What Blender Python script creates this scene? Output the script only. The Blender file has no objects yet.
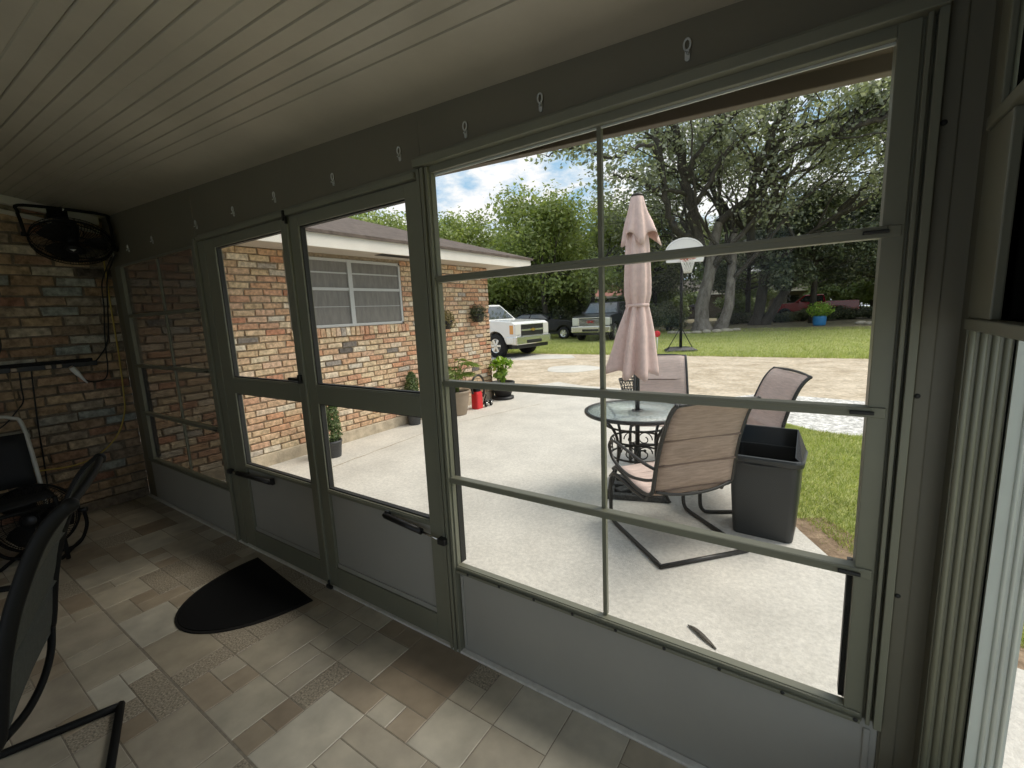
import bpy, math, random
import numpy as np
from mathutils import Vector, Matrix, Euler
random.seed(7)
R = math.radians
S = bpy.context.scene
COL = S.collection
PI = math.pi
G = -0.10                       # patio level (porch floor is z = 0)

# ------------------------------------------------------------------ materials
def mat(name, col, rough=0.6, metal=0.0, var=0.0, scale=8.0, bump=0.0, bscale=None, col2=None, spec=0.5, coat=0.0, detail=5.0, stretch=None, grain=None):
    m = bpy.data.materials.new(name); m.use_nodes = True
    nt = m.node_tree; b = nt.nodes['Principled BSDF']
    b.inputs['Base Color'].default_value = (*col, 1)
    b.inputs['Roughness'].default_value = rough
    b.inputs['Metallic'].default_value = metal
    b.inputs['Specular IOR Level'].default_value = spec
    if coat: b.inputs['Coat Weight'].default_value = coat
    if var or col2 or bump or grain:
        tc = nt.nodes.new('ShaderNodeTexCoord')
        src = tc.outputs['Object']
        if stretch:
            mp = nt.nodes.new('ShaderNodeMapping'); mp.inputs['Scale'].default_value = stretch
            nt.links.new(src, mp.inputs['Vector']); src = mp.outputs['Vector']
    if var or col2:
        n = nt.nodes.new('ShaderNodeTexNoise'); n.inputs['Scale'].default_value = scale; n.inputs['Detail'].default_value = detail
        n.inputs['Roughness'].default_value = 0.62
        nt.links.new(src, n.inputs['Vector'])
        r = nt.nodes.new('ShaderNodeValToRGB')
        a = col if col2 else tuple(max(0, c * (1 - var)) for c in col)
        c2 = col2 if col2 else tuple(min(1, c * (1 + var)) for c in col)
        r.color_ramp.elements[0].position = 0.33; r.color_ramp.elements[1].position = 0.67
        r.color_ramp.elements[0].color = (*a, 1); r.color_ramp.elements[1].color = (*c2, 1)
        nt.links.new(n.outputs['Fac'], r.inputs['Fac']); nt.links.new(r.outputs['Color'], b.inputs['Base Color'])
        if grain:
            n3 = nt.nodes.new('ShaderNodeTexNoise'); n3.inputs['Scale'].default_value = grain[0]; n3.inputs['Detail'].default_value = grain[2] if len(grain) > 2 else 4; n3.inputs['Roughness'].default_value = .75
            nt.links.new(tc.outputs['Object'], n3.inputs['Vector'])
            mr = nt.nodes.new('ShaderNodeMapRange'); mr.inputs[1].default_value = .35; mr.inputs[2].default_value = .65; mr.inputs[3].default_value = 1 - grain[1]; mr.inputs[4].default_value = 1 + grain[1]
            nt.links.new(n3.outputs['Fac'], mr.inputs[0])
            vm = nt.nodes.new('ShaderNodeVectorMath'); vm.operation = 'SCALE'; nt.links.new(r.outputs['Color'], vm.inputs[0]); nt.links.new(mr.outputs[0], vm.inputs['Scale'])
            nt.links.new(vm.outputs[0], b.inputs['Base Color'])
    if bump:
        n2 = nt.nodes.new('ShaderNodeTexNoise'); n2.inputs['Scale'].default_value = bscale or scale * 4; n2.inputs['Detail'].default_value = 6
        nt.links.new(src, n2.inputs['Vector'])
        bp = nt.nodes.new('ShaderNodeBump'); bp.inputs['Strength'].default_value = bump; bp.inputs['Distance'].default_value = 0.01
        nt.links.new(n2.outputs['Fac'], bp.inputs['Height']); nt.links.new(bp.outputs['Normal'], b.inputs['Normal'])
    return m

def island_mat(name, stops, rough=0.7, transl=0.0, noise=0.25, nscale=20.0, bump=0.0, bscale=60.0, spec=0.4, pos_scale=0.0):
    """colour chosen per mesh island (brick, leaf, blade, tile) from a ramp, with fine noise on top"""
    m = bpy.data.materials.new(name); m.use_nodes = True
    nt = m.node_tree; b = nt.nodes['Principled BSDF']
    b.inputs['Roughness'].default_value = rough; b.inputs['Specular IOR Level'].default_value = spec
    g = nt.nodes.new('ShaderNodeNewGeometry')
    r = nt.nodes.new('ShaderNodeValToRGB'); cr = r.color_ramp
    while len(cr.elements) < len(stops): cr.elements.new(0.5)
    for e, (p, c) in zip(cr.elements, stops): e.position = p; e.color = (*c, 1)
    tc = nt.nodes.new('ShaderNodeTexCoord')
    fac = g.outputs['Random Per Island']
    if pos_scale:
        n0 = nt.nodes.new('ShaderNodeTexNoise'); n0.inputs['Scale'].default_value = pos_scale; n0.inputs['Detail'].default_value = 2
        nt.links.new(tc.outputs['Object'], n0.inputs['Vector'])
        mx0 = nt.nodes.new('ShaderNodeMix'); mx0.inputs[0].default_value = 0.5
        nt.links.new(fac, mx0.inputs[2]); nt.links.new(n0.outputs['Fac'], mx0.inputs[3]); fac = mx0.outputs[0]
    nt.links.new(fac, r.inputs['Fac'])
    n = nt.nodes.new('ShaderNodeTexNoise'); n.inputs['Scale'].default_value = nscale; n.inputs['Detail'].default_value = 6
    nt.links.new(tc.outputs['Object'], n.inputs['Vector'])
    mr = nt.nodes.new('ShaderNodeMapRange'); mr.inputs[1].default_value = 0.3; mr.inputs[2].default_value = 0.7
    mr.inputs[3].default_value = 1 - noise; mr.inputs[4].default_value = 1 + noise
    nt.links.new(n.outputs['Fac'], mr.inputs[0])
    mx = nt.nodes.new('ShaderNodeVectorMath'); mx.operation = 'SCALE'
    nt.links.new(r.outputs['Color'], mx.inputs[0]); nt.links.new(mr.outputs[0], mx.inputs['Scale'])
    nt.links.new(mx.outputs[0], b.inputs['Base Color'])
    if bump:
        n2 = nt.nodes.new('ShaderNodeTexNoise'); n2.inputs['Scale'].default_value = bscale; n2.inputs['Detail'].default_value = 6
        nt.links.new(tc.outputs['Object'], n2.inputs['Vector'])
        bp = nt.nodes.new('ShaderNodeBump'); bp.inputs['Strength'].default_value = bump; bp.inputs['Distance'].default_value = 0.01
        nt.links.new(n2.outputs['Fac'], bp.inputs['Height']); nt.links.new(bp.outputs['Normal'], b.inputs['Normal'])
    if transl:
        t = nt.nodes.new('ShaderNodeBsdfTranslucent')
        t2 = nt.nodes.new('ShaderNodeVectorMath'); t2.operation = 'MULTIPLY'; t2.inputs[1].default_value = (1.5, 1.6, 0.8)
        nt.links.new(mx.outputs[0], t2.inputs[0]); nt.links.new(t2.outputs[0], t.inputs['Color'])
        ms = nt.nodes.new('ShaderNodeMixShader'); ms.inputs[0].default_value = transl
        nt.links.new(b.outputs[0], ms.inputs[1]); nt.links.new(t.outputs[0], ms.inputs[2])
        nt.links.new(ms.outputs[0], nt.nodes['Material Output'].inputs['Surface'])
    return m

def pane_mat(name, tint, gloss=0.05, rough=0.02, haze=0.0):
    m = bpy.data.materials.new(name); m.use_nodes = True
    nt = m.node_tree; nt.nodes.remove(nt.nodes['Principled BSDF'])
    t = nt.nodes.new('ShaderNodeBsdfTransparent'); t.inputs['Color'].default_value = (*tint, 1)
    g = nt.nodes.new('ShaderNodeBsdfGlossy'); g.inputs['Roughness'].default_value = rough
    f = nt.nodes.new('ShaderNodeMixShader'); f.inputs[0].default_value = gloss
    nt.links.new(t.outputs[0], f.inputs[1]); nt.links.new(g.outputs[0], f.inputs[2])
    out = f
    if haze:
        df = nt.nodes.new('ShaderNodeBsdfDiffuse'); df.inputs['Color'].default_value = (.42, .40, .36, 1)
        out = nt.nodes.new('ShaderNodeMixShader'); out.inputs[0].default_value = haze
        nt.links.new(f.outputs[0], out.inputs[1]); nt.links.new(df.outputs[0], out.inputs[2])
    nt.links.new(out.outputs[0], nt.nodes['Material Output'].inputs['Surface'])
    return m

M = {}
M['frame'] = mat('painted_aluminium', (0.185, 0.185, 0.135), 0.40, 0.0, var=0.05, scale=3)
M['panel'] = mat('painted_panel', (0.34, 0.335, 0.30), 0.36, 0.0, var=0.04, scale=2)
M['header'] = mat('painted_header_board', (0.165, 0.15, 0.105), 0.55, var=0.06, scale=2, bump=0.1, bscale=40)
M['trackdark'] = mat('dark_gasket', (0.02, 0.02, 0.018), 0.6)
M['sidewall'] = mat('painted_side_wall', (0.15, 0.14, 0.10), 0.5, var=0.06, scale=2)
M['vinyl_white'] = mat('pale_aluminium_jamb', (0.52, 0.55, 0.51), 0.4, var=0.04, scale=6)
M['caulk'] = mat('white_sealant', (0.62, 0.61, 0.57), 0.6, var=0.1, scale=30)
M['ceiling'] = mat('painted_ceiling_boards', (0.46, 0.42, 0.33), 0.36, var=0.09, scale=2.2, bump=0.08, bscale=30)
M['groove'] = mat('ceiling_groove', (0.40, 0.37, 0.29), 0.6)
M['trimboard'] = mat('crown_trim', (0.62, 0.59, 0.50), 0.5)
M['backwall'] = mat('pale_rear_wall', (0.55, 0.53, 0.48), 0.7)
M['grout'] = mat('floor_grout', (0.235, 0.205, 0.16), 0.8, var=0.2, scale=40)
M['glass'] = pane_mat('clear_vinyl_pane', (0.985, 0.985, 0.98), 0.006)
M['glass_tint'] = pane_mat('tinted_vinyl_pane', (0.36, 0.36, 0.35), 0.01, 0.12, 0.14)
M['glass_dark'] = pane_mat('stacked_dark_panes', (0.004, 0.004, 0.004), 0.03, 0.15)
M['black'] = mat('black_plastic', (0.012, 0.012, 0.012), 0.4)
M['blackmetal'] = mat('black_powder_coat', (0.008, 0.008, 0.0075), 0.6, spec=0.22)
M['rubber'] = mat('black_rubber_mat', (0.006, 0.006, 0.006), 0.9, bump=0.5, bscale=400, spec=0.2)
M['rubber_edge'] = mat('grey_black_mat_border', (0.014, 0.013, 0.012), 0.75, spec=0.2)
M['chrome'] = mat('bright_metal', (0.7, 0.7, 0.68), 0.22, 1.0)
M['white'] = mat('white_plastic', (0.75, 0.75, 0.73), 0.4)
M['hookplastic'] = mat('clear_plastic_hook', (0.55, 0.56, 0.53), 0.15, coat=0.5)
M['tubewhite'] = mat('off_white_tube', (0.55, 0.54, 0.48), 0.4)
M['yellow'] = mat('yellow_cord', (0.50, 0.36, 0.07), 0.5)
M['cordblack'] = mat('black_cord', (0.008, 0.008, 0.008), 0.5)
M['cordbrown'] = mat('tan_cord', (0.22, 0.16, 0.09), 0.6)
M['slingdark'] = mat('grey_green_mesh_sling', (0.085, 0.088, 0.072), 0.7, var=0.15, scale=60, bump=0.4, bscale=500)
M['meshblack'] = mat('black_mesh', (0.01, 0.01, 0.01), 0.7, bump=0.3, bscale=300)
M['fanblade'] = mat('smoky_fan_blade', (0.022, 0.020, 0.018), 0.5, spec=.25)
M['plugtan'] = mat('tan_plug', (0.42, 0.33, 0.24), 0.5)
# outside
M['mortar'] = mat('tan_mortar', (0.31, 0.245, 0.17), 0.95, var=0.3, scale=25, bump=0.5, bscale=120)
M['mortar_in'] = mat('shaded_mortar', (0.18, 0.145, 0.105), 0.95, var=0.3, scale=25, bump=0.5, bscale=120)  # outside mortar darkened, the porch's shade put into its colour
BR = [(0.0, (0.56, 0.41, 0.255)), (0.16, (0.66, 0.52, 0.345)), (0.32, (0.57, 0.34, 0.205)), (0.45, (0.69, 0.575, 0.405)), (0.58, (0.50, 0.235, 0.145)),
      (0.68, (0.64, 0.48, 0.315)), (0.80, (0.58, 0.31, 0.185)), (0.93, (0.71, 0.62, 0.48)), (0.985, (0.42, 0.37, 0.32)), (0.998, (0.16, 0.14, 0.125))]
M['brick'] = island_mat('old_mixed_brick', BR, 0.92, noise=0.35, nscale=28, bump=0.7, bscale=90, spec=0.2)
BR2 = [(0.0, (0.324, 0.204, 0.12)), (0.18, (0.456, 0.336, 0.204)), (0.36, (0.3, 0.156, 0.102)), (0.5, (0.504, 0.396, 0.264)), (0.62, (0.264, 0.204, 0.144)), (0.74, (0.396, 0.264, 0.156)), (0.86, (0.312, 0.336, 0.3)), (0.94, (0.528, 0.444, 0.324)), (0.985, (0.108, 0.09, 0.072))]  # darker copy of the outside brick, porch shade put into the colours
M['brick_in'] = island_mat('shaded_brick', BR2, 0.92, noise=0.4, nscale=22, bump=0.9, bscale=70, spec=0.2)
M['footing'] = mat('tan_concrete_footing', (0.50, 0.42, 0.31), 0.95, var=0.25, scale=9, bump=0.5, bscale=60)
M['concrete'] = mat('pale_concrete', (0.58, 0.555, 0.50), 0.85, var=0.10, scale=2.2, bump=0.4, bscale=120, detail=14, grain=(38, .15, 8))
M['fascia'] = mat('cream_painted_fascia', (0.70, 0.66, 0.59), 0.6, var=0.06, scale=3)
M['soffit'] = mat('cream_soffit', (0.55, 0.49, 0.42), 0.7)
M['shingle'] = mat('brown_shingles', (0.11, 0.085, 0.07), 0.95, var=0.35, scale=10, bump=0.8, bscale=50)
M['porchfascia'] = mat('brown_porch_beam', (0.13, 0.105, 0.075), 0.6)
M['winframe'] = mat('grey_white_aluminium', (0.50, 0.51, 0.50), 0.4)
M['winscreen'] = mat('grey_window_with_blind', (0.19, 0.18, 0.165), 0.35, var=0.18, scale=4, stretch=(1, 6, 1.2))
M['gravel'] = mat('tan_gravel', (0.39, 0.315, 0.22), 0.95, col2=(0.62, 0.53, 0.41), scale=1.7, bump=1.0, bscale=30, detail=15, grain=(11, .30, 12))
M['gravel_white'] = mat('white_gravel', (0.36, 0.35, 0.33), 0.95, col2=(0.80, 0.78, 0.74), scale=12, bump=1.0, bscale=22, detail=9, grain=(26, .45, 6))
M['lawn'] = mat('lawn_ground', (0.24, 0.27, 0.08), 0.95, col2=(0.44, 0.45, 0.17), scale=1.3, bump=1.0, bscale=25, detail=14, grain=(14, .25, 8))
M['dirt'] = mat('brown_mulch', (0.17, 0.115, 0.07), 0.95, col2=(0.36, 0.26, 0.17), scale=14, bump=1.0, bscale=60)
M['leaflitter'] = mat('leaf_litter', (0.12, 0.10, 0.06), 0.95, col2=(0.24, 0.21, 0.12), scale=3, bump=0.8, bscale=20)
M['blade'] = island_mat('grass_blade', [(0, (0.19, 0.245, 0.06)), (0.5, (0.315, 0.36, 0.115)), (0.85, (0.46, 0.475, 0.20)), (1, (0.60, 0.54, 0.32))], 0.55, 0.35, 0.15, 2)
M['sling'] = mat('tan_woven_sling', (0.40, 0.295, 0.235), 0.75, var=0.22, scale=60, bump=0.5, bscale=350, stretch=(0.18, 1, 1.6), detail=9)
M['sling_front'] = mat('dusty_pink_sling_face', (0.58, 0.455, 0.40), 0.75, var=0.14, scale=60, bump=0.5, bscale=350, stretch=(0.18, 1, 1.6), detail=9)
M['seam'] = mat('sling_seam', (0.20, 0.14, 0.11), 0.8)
M['bronze'] = mat('dark_bronze_frame', (0.035, 0.033, 0.03), 0.4, 0.2)
M['tableglass'] = None
M['canvas'] = mat('dusty_pink_canvas', (0.75, 0.56, 0.505), 0.85, var=0.07, scale=30, bump=0.3, bscale=260)
M['stonebase'] = mat('speckled_dark_base', (0.015, 0.015, 0.014), 0.7, col2=(0.10, 0.10, 0.095), scale=60, bump=0.8, bscale=70)
M['bin'] = mat('charcoal_bin_plastic', (0.030, 0.033, 0.034), 0.40)
M['bininner'] = mat('bin_inner_shade', (0.006, 0.006, 0.006), 0.6)
M['bark'] = mat('grey_bark', (0.10, 0.085, 0.07), 0.95, col2=(0.26, 0.235, 0.20), scale=5, bump=1.0, bscale=14, stretch=(1, 1, 0.25))
M['barkdark'] = mat('dark_bark', (0.035, 0.03, 0.025), 0.95, col2=(0.085, 0.075, 0.06), scale=5, bump=1.0, bscale=14, stretch=(1, 1, 0.25))
M['leaf_bright'] = island_mat('bright_green_leaf', [(0, (0.126, 0.1688, 0.0567)), (0.5, (0.2268, 0.2735, 0.0972)), (1, (0.378, 0.4074, 0.162))], 0.5, 0.4, 0.2, 0.6, pos_scale=0.5)
M['leaf_mid'] = island_mat('mid_green_leaf', [(0, (0.072, 0.102, 0.036)), (0.5, (0.132, 0.174, 0.06)), (1, (0.228, 0.27, 0.102))], 0.5, 0.32, 0.2, 0.6, pos_scale=0.5)
M['leaf_oak'] = island_mat('grey_green_oak_leaf', [(0, (0.1322, 0.1474, 0.1092)), (0.5, (0.218, 0.2371, 0.172)), (0.9, (0.3632, 0.3779, 0.3065)), (1, (0.548, 0.5572, 0.5218))], 0.4, 0.42, 0.2, 0.6, spec=0.6)
M['leaf_dark'] = island_mat('dark_evergreen_leaf', [(0, (0.0403, 0.0575, 0.0276)), (0.5, (0.0805, 0.1035, 0.0517)), (0.9, (0.184, 0.2127, 0.115)), (1, (0.345, 0.368, 0.2415))], 0.32, 0.18, 0.2, 0.8, spec=0.7)
M['leaf_hedge'] = island_mat('dull_hedge_leaf', [(0, (0.035, 0.047, 0.025)), (0.6, (0.075, 0.092, 0.045)), (1, (0.16, 0.17, 0.09))], 0.5, 0.2, 0.2, 1.0)
M['leaf_box'] = island_mat('boxwood_leaf', [(0, (0.05, 0.085, 0.025)), (0.6, (0.10, 0.15, 0.05)), (1, (0.24, 0.29, 0.14))], 0.45, 0.25, 0.15, 8)
M['leaf_lime'] = island_mat('lime_green_leaf', [(0, (0.13, 0.24, 0.03)), (0.6, (0.24, 0.38, 0.05)), (1, (0.42, 0.50, 0.12))], 0.4, 0.35, 0.12, 8)
M['leaf_palm'] = island_mat('palm_frond_green', [(0, (0.10, 0.15, 0.035)), (0.6, (0.19, 0.25, 0.07)), (1, (0.36, 0.38, 0.17))], 0.5, 0.3, 0.12, 8)
M['leaf_dry'] = island_mat('dry_olive_leaf', [(0, (0.12, 0.11, 0.05)), (0.6, (0.24, 0.20, 0.09)), (1, (0.40, 0.32, 0.17))], 0.7, 0.25, 0.15, 8)
M['potgrey'] = mat('grey_nursery_pot', (0.055, 0.058, 0.062), 0.55)
M['potblack'] = mat('dark_plastic_pot', (0.018, 0.017, 0.017), 0.5)
M['pottan'] = mat('beige_ceramic_pot', (0.33, 0.26, 0.19), 0.55, var=0.12, scale=5, coat=0.1)
M['soil'] = mat('dark_soil', (0.035, 0.026, 0.018), 0.95, bump=0.6, bscale=80)
M['red'] = mat('red_plastic', (0.62, 0.02, 0.025), 0.4)
M['bluebarrel'] = mat('blue_plastic_barrel', (0.04, 0.22, 0.48), 0.5)
M['carwhite'] = mat('white_car_paint', (0.78, 0.78, 0.76), 0.25, coat=0.6)
M['carblack'] = mat('black_car_paint', (0.007, 0.007, 0.008), 0.35, spec=.3, coat=0.15)
M['cardark'] = mat('dark_blue_black_car_paint', (0.011, 0.011, 0.014), 0.3, spec=.35, coat=0.3)
M['carred'] = mat('red_car_paint', (0.28, 0.012, 0.018), 0.25, coat=0.7)
M['carglass'] = mat('car_window_glass', (0.03, 0.035, 0.035), 0.06, spec=0.9, coat=0.8)
M['tyre'] = mat('tyre_rubber', (0.012, 0.012, 0.012), 0.85)
M['cardark_trim'] = mat('black_car_trim', (0.012, 0.012, 0.012), 0.5)
M['amber'] = mat('amber_lens', (0.65, 0.30, 0.06), 0.25, coat=0.5)
M['lens'] = mat('clear_headlight_lens', (0.62, 0.62, 0.58), 0.12, coat=0.8)
M['gold'] = mat('gold_emblem', (0.55, 0.38, 0.08), 0.3, 0.8)
M['emred'] = mat('red_emblem', (0.6, 0.03, 0.03), 0.4)
M['boardwhite'] = mat('white_backboard', (0.74, 0.74, 0.72), 0.4)
M['netwhite'] = mat('white_net_cord', (0.72, 0.72, 0.70), 0.8)
M['rimorange'] = mat('orange_rim', (0.40, 0.09, 0.03), 0.5)
M['housewall'] = mat('brown_house_siding', (0.075, 0.062, 0.05), 0.9, var=0.2, scale=2)
M['housebrickred'] = mat('red_tile_roof', (0.25, 0.105, 0.075), 0.9, var=0.2, scale=6, bump=0.4, bscale=20)
M['houseroof'] = mat('grey_brown_roof', (0.085, 0.075, 0.062), 0.95, var=0.2, scale=4)
M['darkpane'] = mat('dark_house_window', (0.012, 0.013, 0.014), 0.15, coat=0.4)
M['stone'] = mat('pale_edging_stone', (0.40, 0.36, 0.29), 0.9, var=0.25, scale=6)
M['stick'] = mat('weathered_bark_strip', (0.10, 0.09, 0.075), 0.9, var=0.4, scale=40, bump=0.8, bscale=120)

def make_tableglass():
    m = bpy.data.materials.new('pebbled_table_glass'); m.use_nodes = True
    nt = m.node_tree; b = nt.nodes['Principled BSDF']
    b.inputs['Base Color'].default_value = (0.55, 0.60, 0.58, 1); b.inputs['Roughness'].default_value = 0.12
    b.inputs['Specular IOR Level'].default_value = 0.8
    t = nt.nodes.new('ShaderNodeBsdfTransparent'); t.inputs['Color'].default_value = (0.80, 0.86, 0.84, 1)
    ms = nt.nodes.new('ShaderNodeMixShader')
    tc = nt.nodes.new('ShaderNodeTexCoord'); v = nt.nodes.new('ShaderNodeTexVoronoi'); v.inputs['Scale'].default_value = 60
    nt.links.new(tc.outputs['Object'], v.inputs['Vector'])
    mr = nt.nodes.new('ShaderNodeMapRange'); mr.inputs[1].default_value = 0.1; mr.inputs[2].default_value = 0.7; mr.inputs[3].default_value = 0.28; mr.inputs[4].default_value = 0.62
    nt.links.new(v.outputs['Distance'], mr.inputs[0])
    bp = nt.nodes.new('ShaderNodeBump'); bp.inputs['Strength'].default_value = 0.8; bp.inputs['Distance'].default_value = 0.004
    nt.links.new(v.outputs['Distance'], bp.inputs['Height']); nt.links.new(bp.outputs['Normal'], b.inputs['Normal'])
    nt.links.new(mr.outputs[0], ms.inputs[0]); nt.links.new(t.outputs[0], ms.inputs[1]); nt.links.new(b.outputs[0], ms.inputs[2])
    nt.links.new(ms.outputs[0], nt.nodes['Material Output'].inputs['Surface'])
    return m
M['tableglass'] = make_tableglass()

# ------------------------------------------------------------------ mesh builder
def _frames(pts, closed=False):
    n = len(pts); fr = []
    up = None
    for i in range(n):
        a = pts[i - 1] if (i > 0 or closed) else pts[i]
        b = pts[(i + 1) % n] if (i < n - 1 or closed) else pts[i]
        t = (b - a)
        t = t.normalized() if t.length > 1e-9 else Vector((0, 0, 1))
        if up is None:
            up = Vector((0, 0, 1)) if abs(t.z) < 0.9 else Vector((1, 0, 0))
        s = t.cross(up)
        if s.length < 1e-6: s = t.orthogonal()
        s.normalize(); up = s.cross(t).normalized()
        fr.append((s.copy(), up.copy()))
    return fr

class MB:
    def __init__(self): self.v = []; self.f = []; self.m = []; self.s = []
    def add(self, vs, fs, mi=0, sm=False):
        o = len(self.v); self.v.extend([tuple(p) for p in vs])
        for q in fs: self.f.append(tuple(o + i for i in q)); self.m.append(mi); self.s.append(sm)
        return self
    def box(self, x0, x1, y0, y1, z0, z1, mi=0):
        vs = [(x0, y0, z0), (x1, y0, z0), (x1, y1, z0), (x0, y1, z0), (x0, y0, z1), (x1, y0, z1), (x1, y1, z1), (x0, y1, z1)]
        return self.add(vs, [(0, 3, 2, 1), (4, 5, 6, 7), (0, 1, 5, 4), (1, 2, 6, 5), (2, 3, 7, 6), (3, 0, 4, 7)], mi)
    def obox(self, c, size, rot=None, mi=0):
        a, b, d = (s / 2 for s in size)
        vs = [Vector(p) for p in ((-a, -b, -d), (a, -b, -d), (a, b, -d), (-a, b, -d), (-a, -b, d), (a, -b, d), (a, b, d), (-a, b, d))]
        mt = rot if rot is not None else Matrix.Identity(3)
        vs = [mt @ p + Vector(c) for p in vs]
        return self.add(vs, [(0, 3, 2, 1), (4, 5, 6, 7), (0, 1, 5, 4), (1, 2, 6, 5), (2, 3, 7, 6), (3, 0, 4, 7)], mi)
    def tube(self, pts, r, n=8, closed=False, mi=0, flat=1.0, cap=True):
        pts = [Vector(p) for p in pts]; fr = _frames(pts, closed); vs = []
        for i, (p, (s, u)) in enumerate(zip(pts, fr)):
            rr = r[i] if isinstance(r, (list, tuple)) else r
            for k in range(n):
                a = 2 * PI * k / n
                vs.append(p + s * (math.cos(a) * rr) + u * (math.sin(a) * rr * flat))
        fs = []; L = len(pts)
        for i in range(L if closed else L - 1):
            for k in range(n):
                j = (i + 1) % L; k2 = (k + 1) % n
                fs.append((i * n + k, i * n + k2, j * n + k2, j * n + k))
        self.add(vs, fs, mi, True)
        if cap and not closed:
            o = len(self.v) - len(vs)
            self.f.append(tuple(o + k for k in range(n))[::-1]); self.m.append(mi); self.s.append(False)
            self.f.append(tuple(o + (L - 1) * n + k for k in range(n))); self.m.append(mi); self.s.append(False)
        return self
    def lathe(self, prof, n=24, c=(0, 0, 0), mi=0, axis=None, sm=True):
        vs = []; q = axis.to_track_quat('Z', 'Y').to_matrix() if axis is not None else None
        for (r, z) in prof:
            for k in range(n):
                a = 2 * PI * k / n; p = Vector((r * math.cos(a), r * math.sin(a), z))
                if q is not None: p = q @ p
                vs.append(p + Vector(c))
        fs = []
        for i in range(len(prof) - 1):
            for k in range(n):
                k2 = (k + 1) % n
                fs.append((i * n + k, i * n + k2, (i + 1) * n + k2, (i + 1) * n + k))
        return self.add(vs, fs, mi, sm)
    def loft(self, rings, mi=0, cap0=True, cap1=True, sm=False):
        n = len(rings[0]); vs = [p for r in rings for p in r]; fs = []
        for i in range(len(rings) - 1):
            for k in range(n):
                k2 = (k + 1) % n
                fs.append((i * n + k, i * n + k2, (i + 1) * n + k2, (i + 1) * n + k))
        if cap0: fs.append(tuple(range(n))[::-1])
        if cap1: fs.append(tuple((len(rings) - 1) * n + k for k in range(n)))
        return self.add(vs, fs, mi, sm)
    def ball(self, c, r, mi=0, n=10, m=7):
        r = r if isinstance(r, (tuple, list)) else (r, r, r)
        vs = []; fs = []
        for i in range(m + 1):
            t = PI * i / m
            for k in range(n):
                a = 2 * PI * k / n
                vs.append((c[0] + r[0] * math.sin(t) * math.cos(a), c[1] + r[1] * math.sin(t) * math.sin(a), c[2] + r[2] * math.cos(t)))
        for i in range(m):
            for k in range(n):
                k2 = (k + 1) % n
                fs.append((i * n + k, (i + 1) * n + k, (i + 1) * n + k2, i * n + k2))
        return self.add(vs, fs, mi, True)
    def prism(self, poly, f, mi=0, d=None):
        """poly: 2-D outline; f(a, b, t) -> point for t = 0 and 1"""
        n = len(poly); vs = [f(a, b, 0) for a, b in poly] + [f(a, b, 1) for a, b in poly]
        fs = [tuple(range(n))[::-1], tuple(range(n, 2 * n))] + [(k, (k + 1) % n, n + (k + 1) % n, n + k) for k in range(n)]
        return self.add(vs, fs, mi)
    def build(self, name, mats, parent=None, bevel=0.0, world=False, recenter=True):
        me = bpy.data.meshes.new(name)
        me.from_pydata(self.v, [], self.f)
        for mt in (mats if isinstance(mats, (list, tuple)) else [mats]): me.materials.append(mt)
        me.polygons.foreach_set('material_index', self.m); me.polygons.foreach_set('use_smooth', self.s)
        me.update()
        o = bpy.data.objects.new(name, me); COL.objects.link(o)
        finish(o, parent, world, recenter)
        if bevel:
            b = o.modifiers.new('bevel', 'BEVEL'); b.width = bevel; b.segments = 2; b.limit_method = 'ANGLE'; b.angle_limit = R(35)
        return o

def finish(o, parent, world, recenter=True):
    if parent is not None:
        o.parent = parent
        if world: o.matrix_parent_inverse = world_of(parent).inverted()
    elif recenter:
        me = o.data; n = len(me.vertices)
        if n:
            co = np.empty(n * 3); me.vertices.foreach_get('co', co); co = co.reshape(-1, 3)
            c = np.array([(co[:, 0].min() + co[:, 0].max()) / 2, (co[:, 1].min() + co[:, 1].max()) / 2, co[:, 2].min()])
            me.vertices.foreach_set('co', (co - c).ravel()); me.update(); o.location = c

def world_of(o):
    m = o.matrix_basis.copy() if False else (Matrix.LocRotScale(o.location, o.rotation_euler, o.scale))
    if o.parent is not None: m = world_of(o.parent) @ o.matrix_parent_inverse @ m
    return m

def tag(o, label=None, cat=None, group=None, kind=None):
    if label: o['label'] = label
    if cat: o['category'] = cat
    if group: o['group'] = group
    if kind: o['kind'] = kind
    return o

def thing(name, label, cat, loc=(0, 0, 0), rz=0.0, group=None):
    o = bpy.data.objects.new(name, None); COL.objects.link(o); o.empty_display_size = 0.1
    o.location = loc; o.rotation_euler = (0, 0, rz)
    return tag(o, label, cat, group)

def setting(name, label=None, cat=None, loc=(0, 0, 0)):
    o = bpy.data.objects.new(name, None); COL.objects.link(o); o.location = loc; o.empty_display_size = 0.1
    return tag(o, label, cat, None, 'structure')

def dup(root, loc, rz, label=None, group=None, scale=None):
    def rec(o, par):
        c = o.copy(); COL.objects.link(c)
        if par is not None: c.parent = par
        for ch in list(o.children): rec(ch, c)
        return c
    c = rec(root, None)
    c.location = loc; c.rotation_euler = (0, 0, rz)
    if scale: c.scale = scale
    if label: c['label'] = label
    if group: c['group'] = group
    return c

def smooth(pts, k=6, closed=False):
    """Catmull-Rom through the points"""
    P = [Vector(p) for p in pts]; n = len(P); out = []
    rng = range(n if closed else n - 1)
    for i in rng:
        p0 = P[i - 1] if (i > 0 or closed) else P[i]; p1 = P[i]; p2 = P[(i + 1) % n]; p3 = P[(i + 2) % n] if (i + 2 < n or closed) else p2
        for j in range(k):
            t = j / k
            out.append(0.5 * ((2 * p1) + (p2 - p0) * t + (2 * p0 - 5 * p1 + 4 * p2 - p3) * t * t + (3 * p1 - p0 - 3 * p2 + p3) * t ** 3))
    if not closed: out.append(P[-1])
    return out

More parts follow.
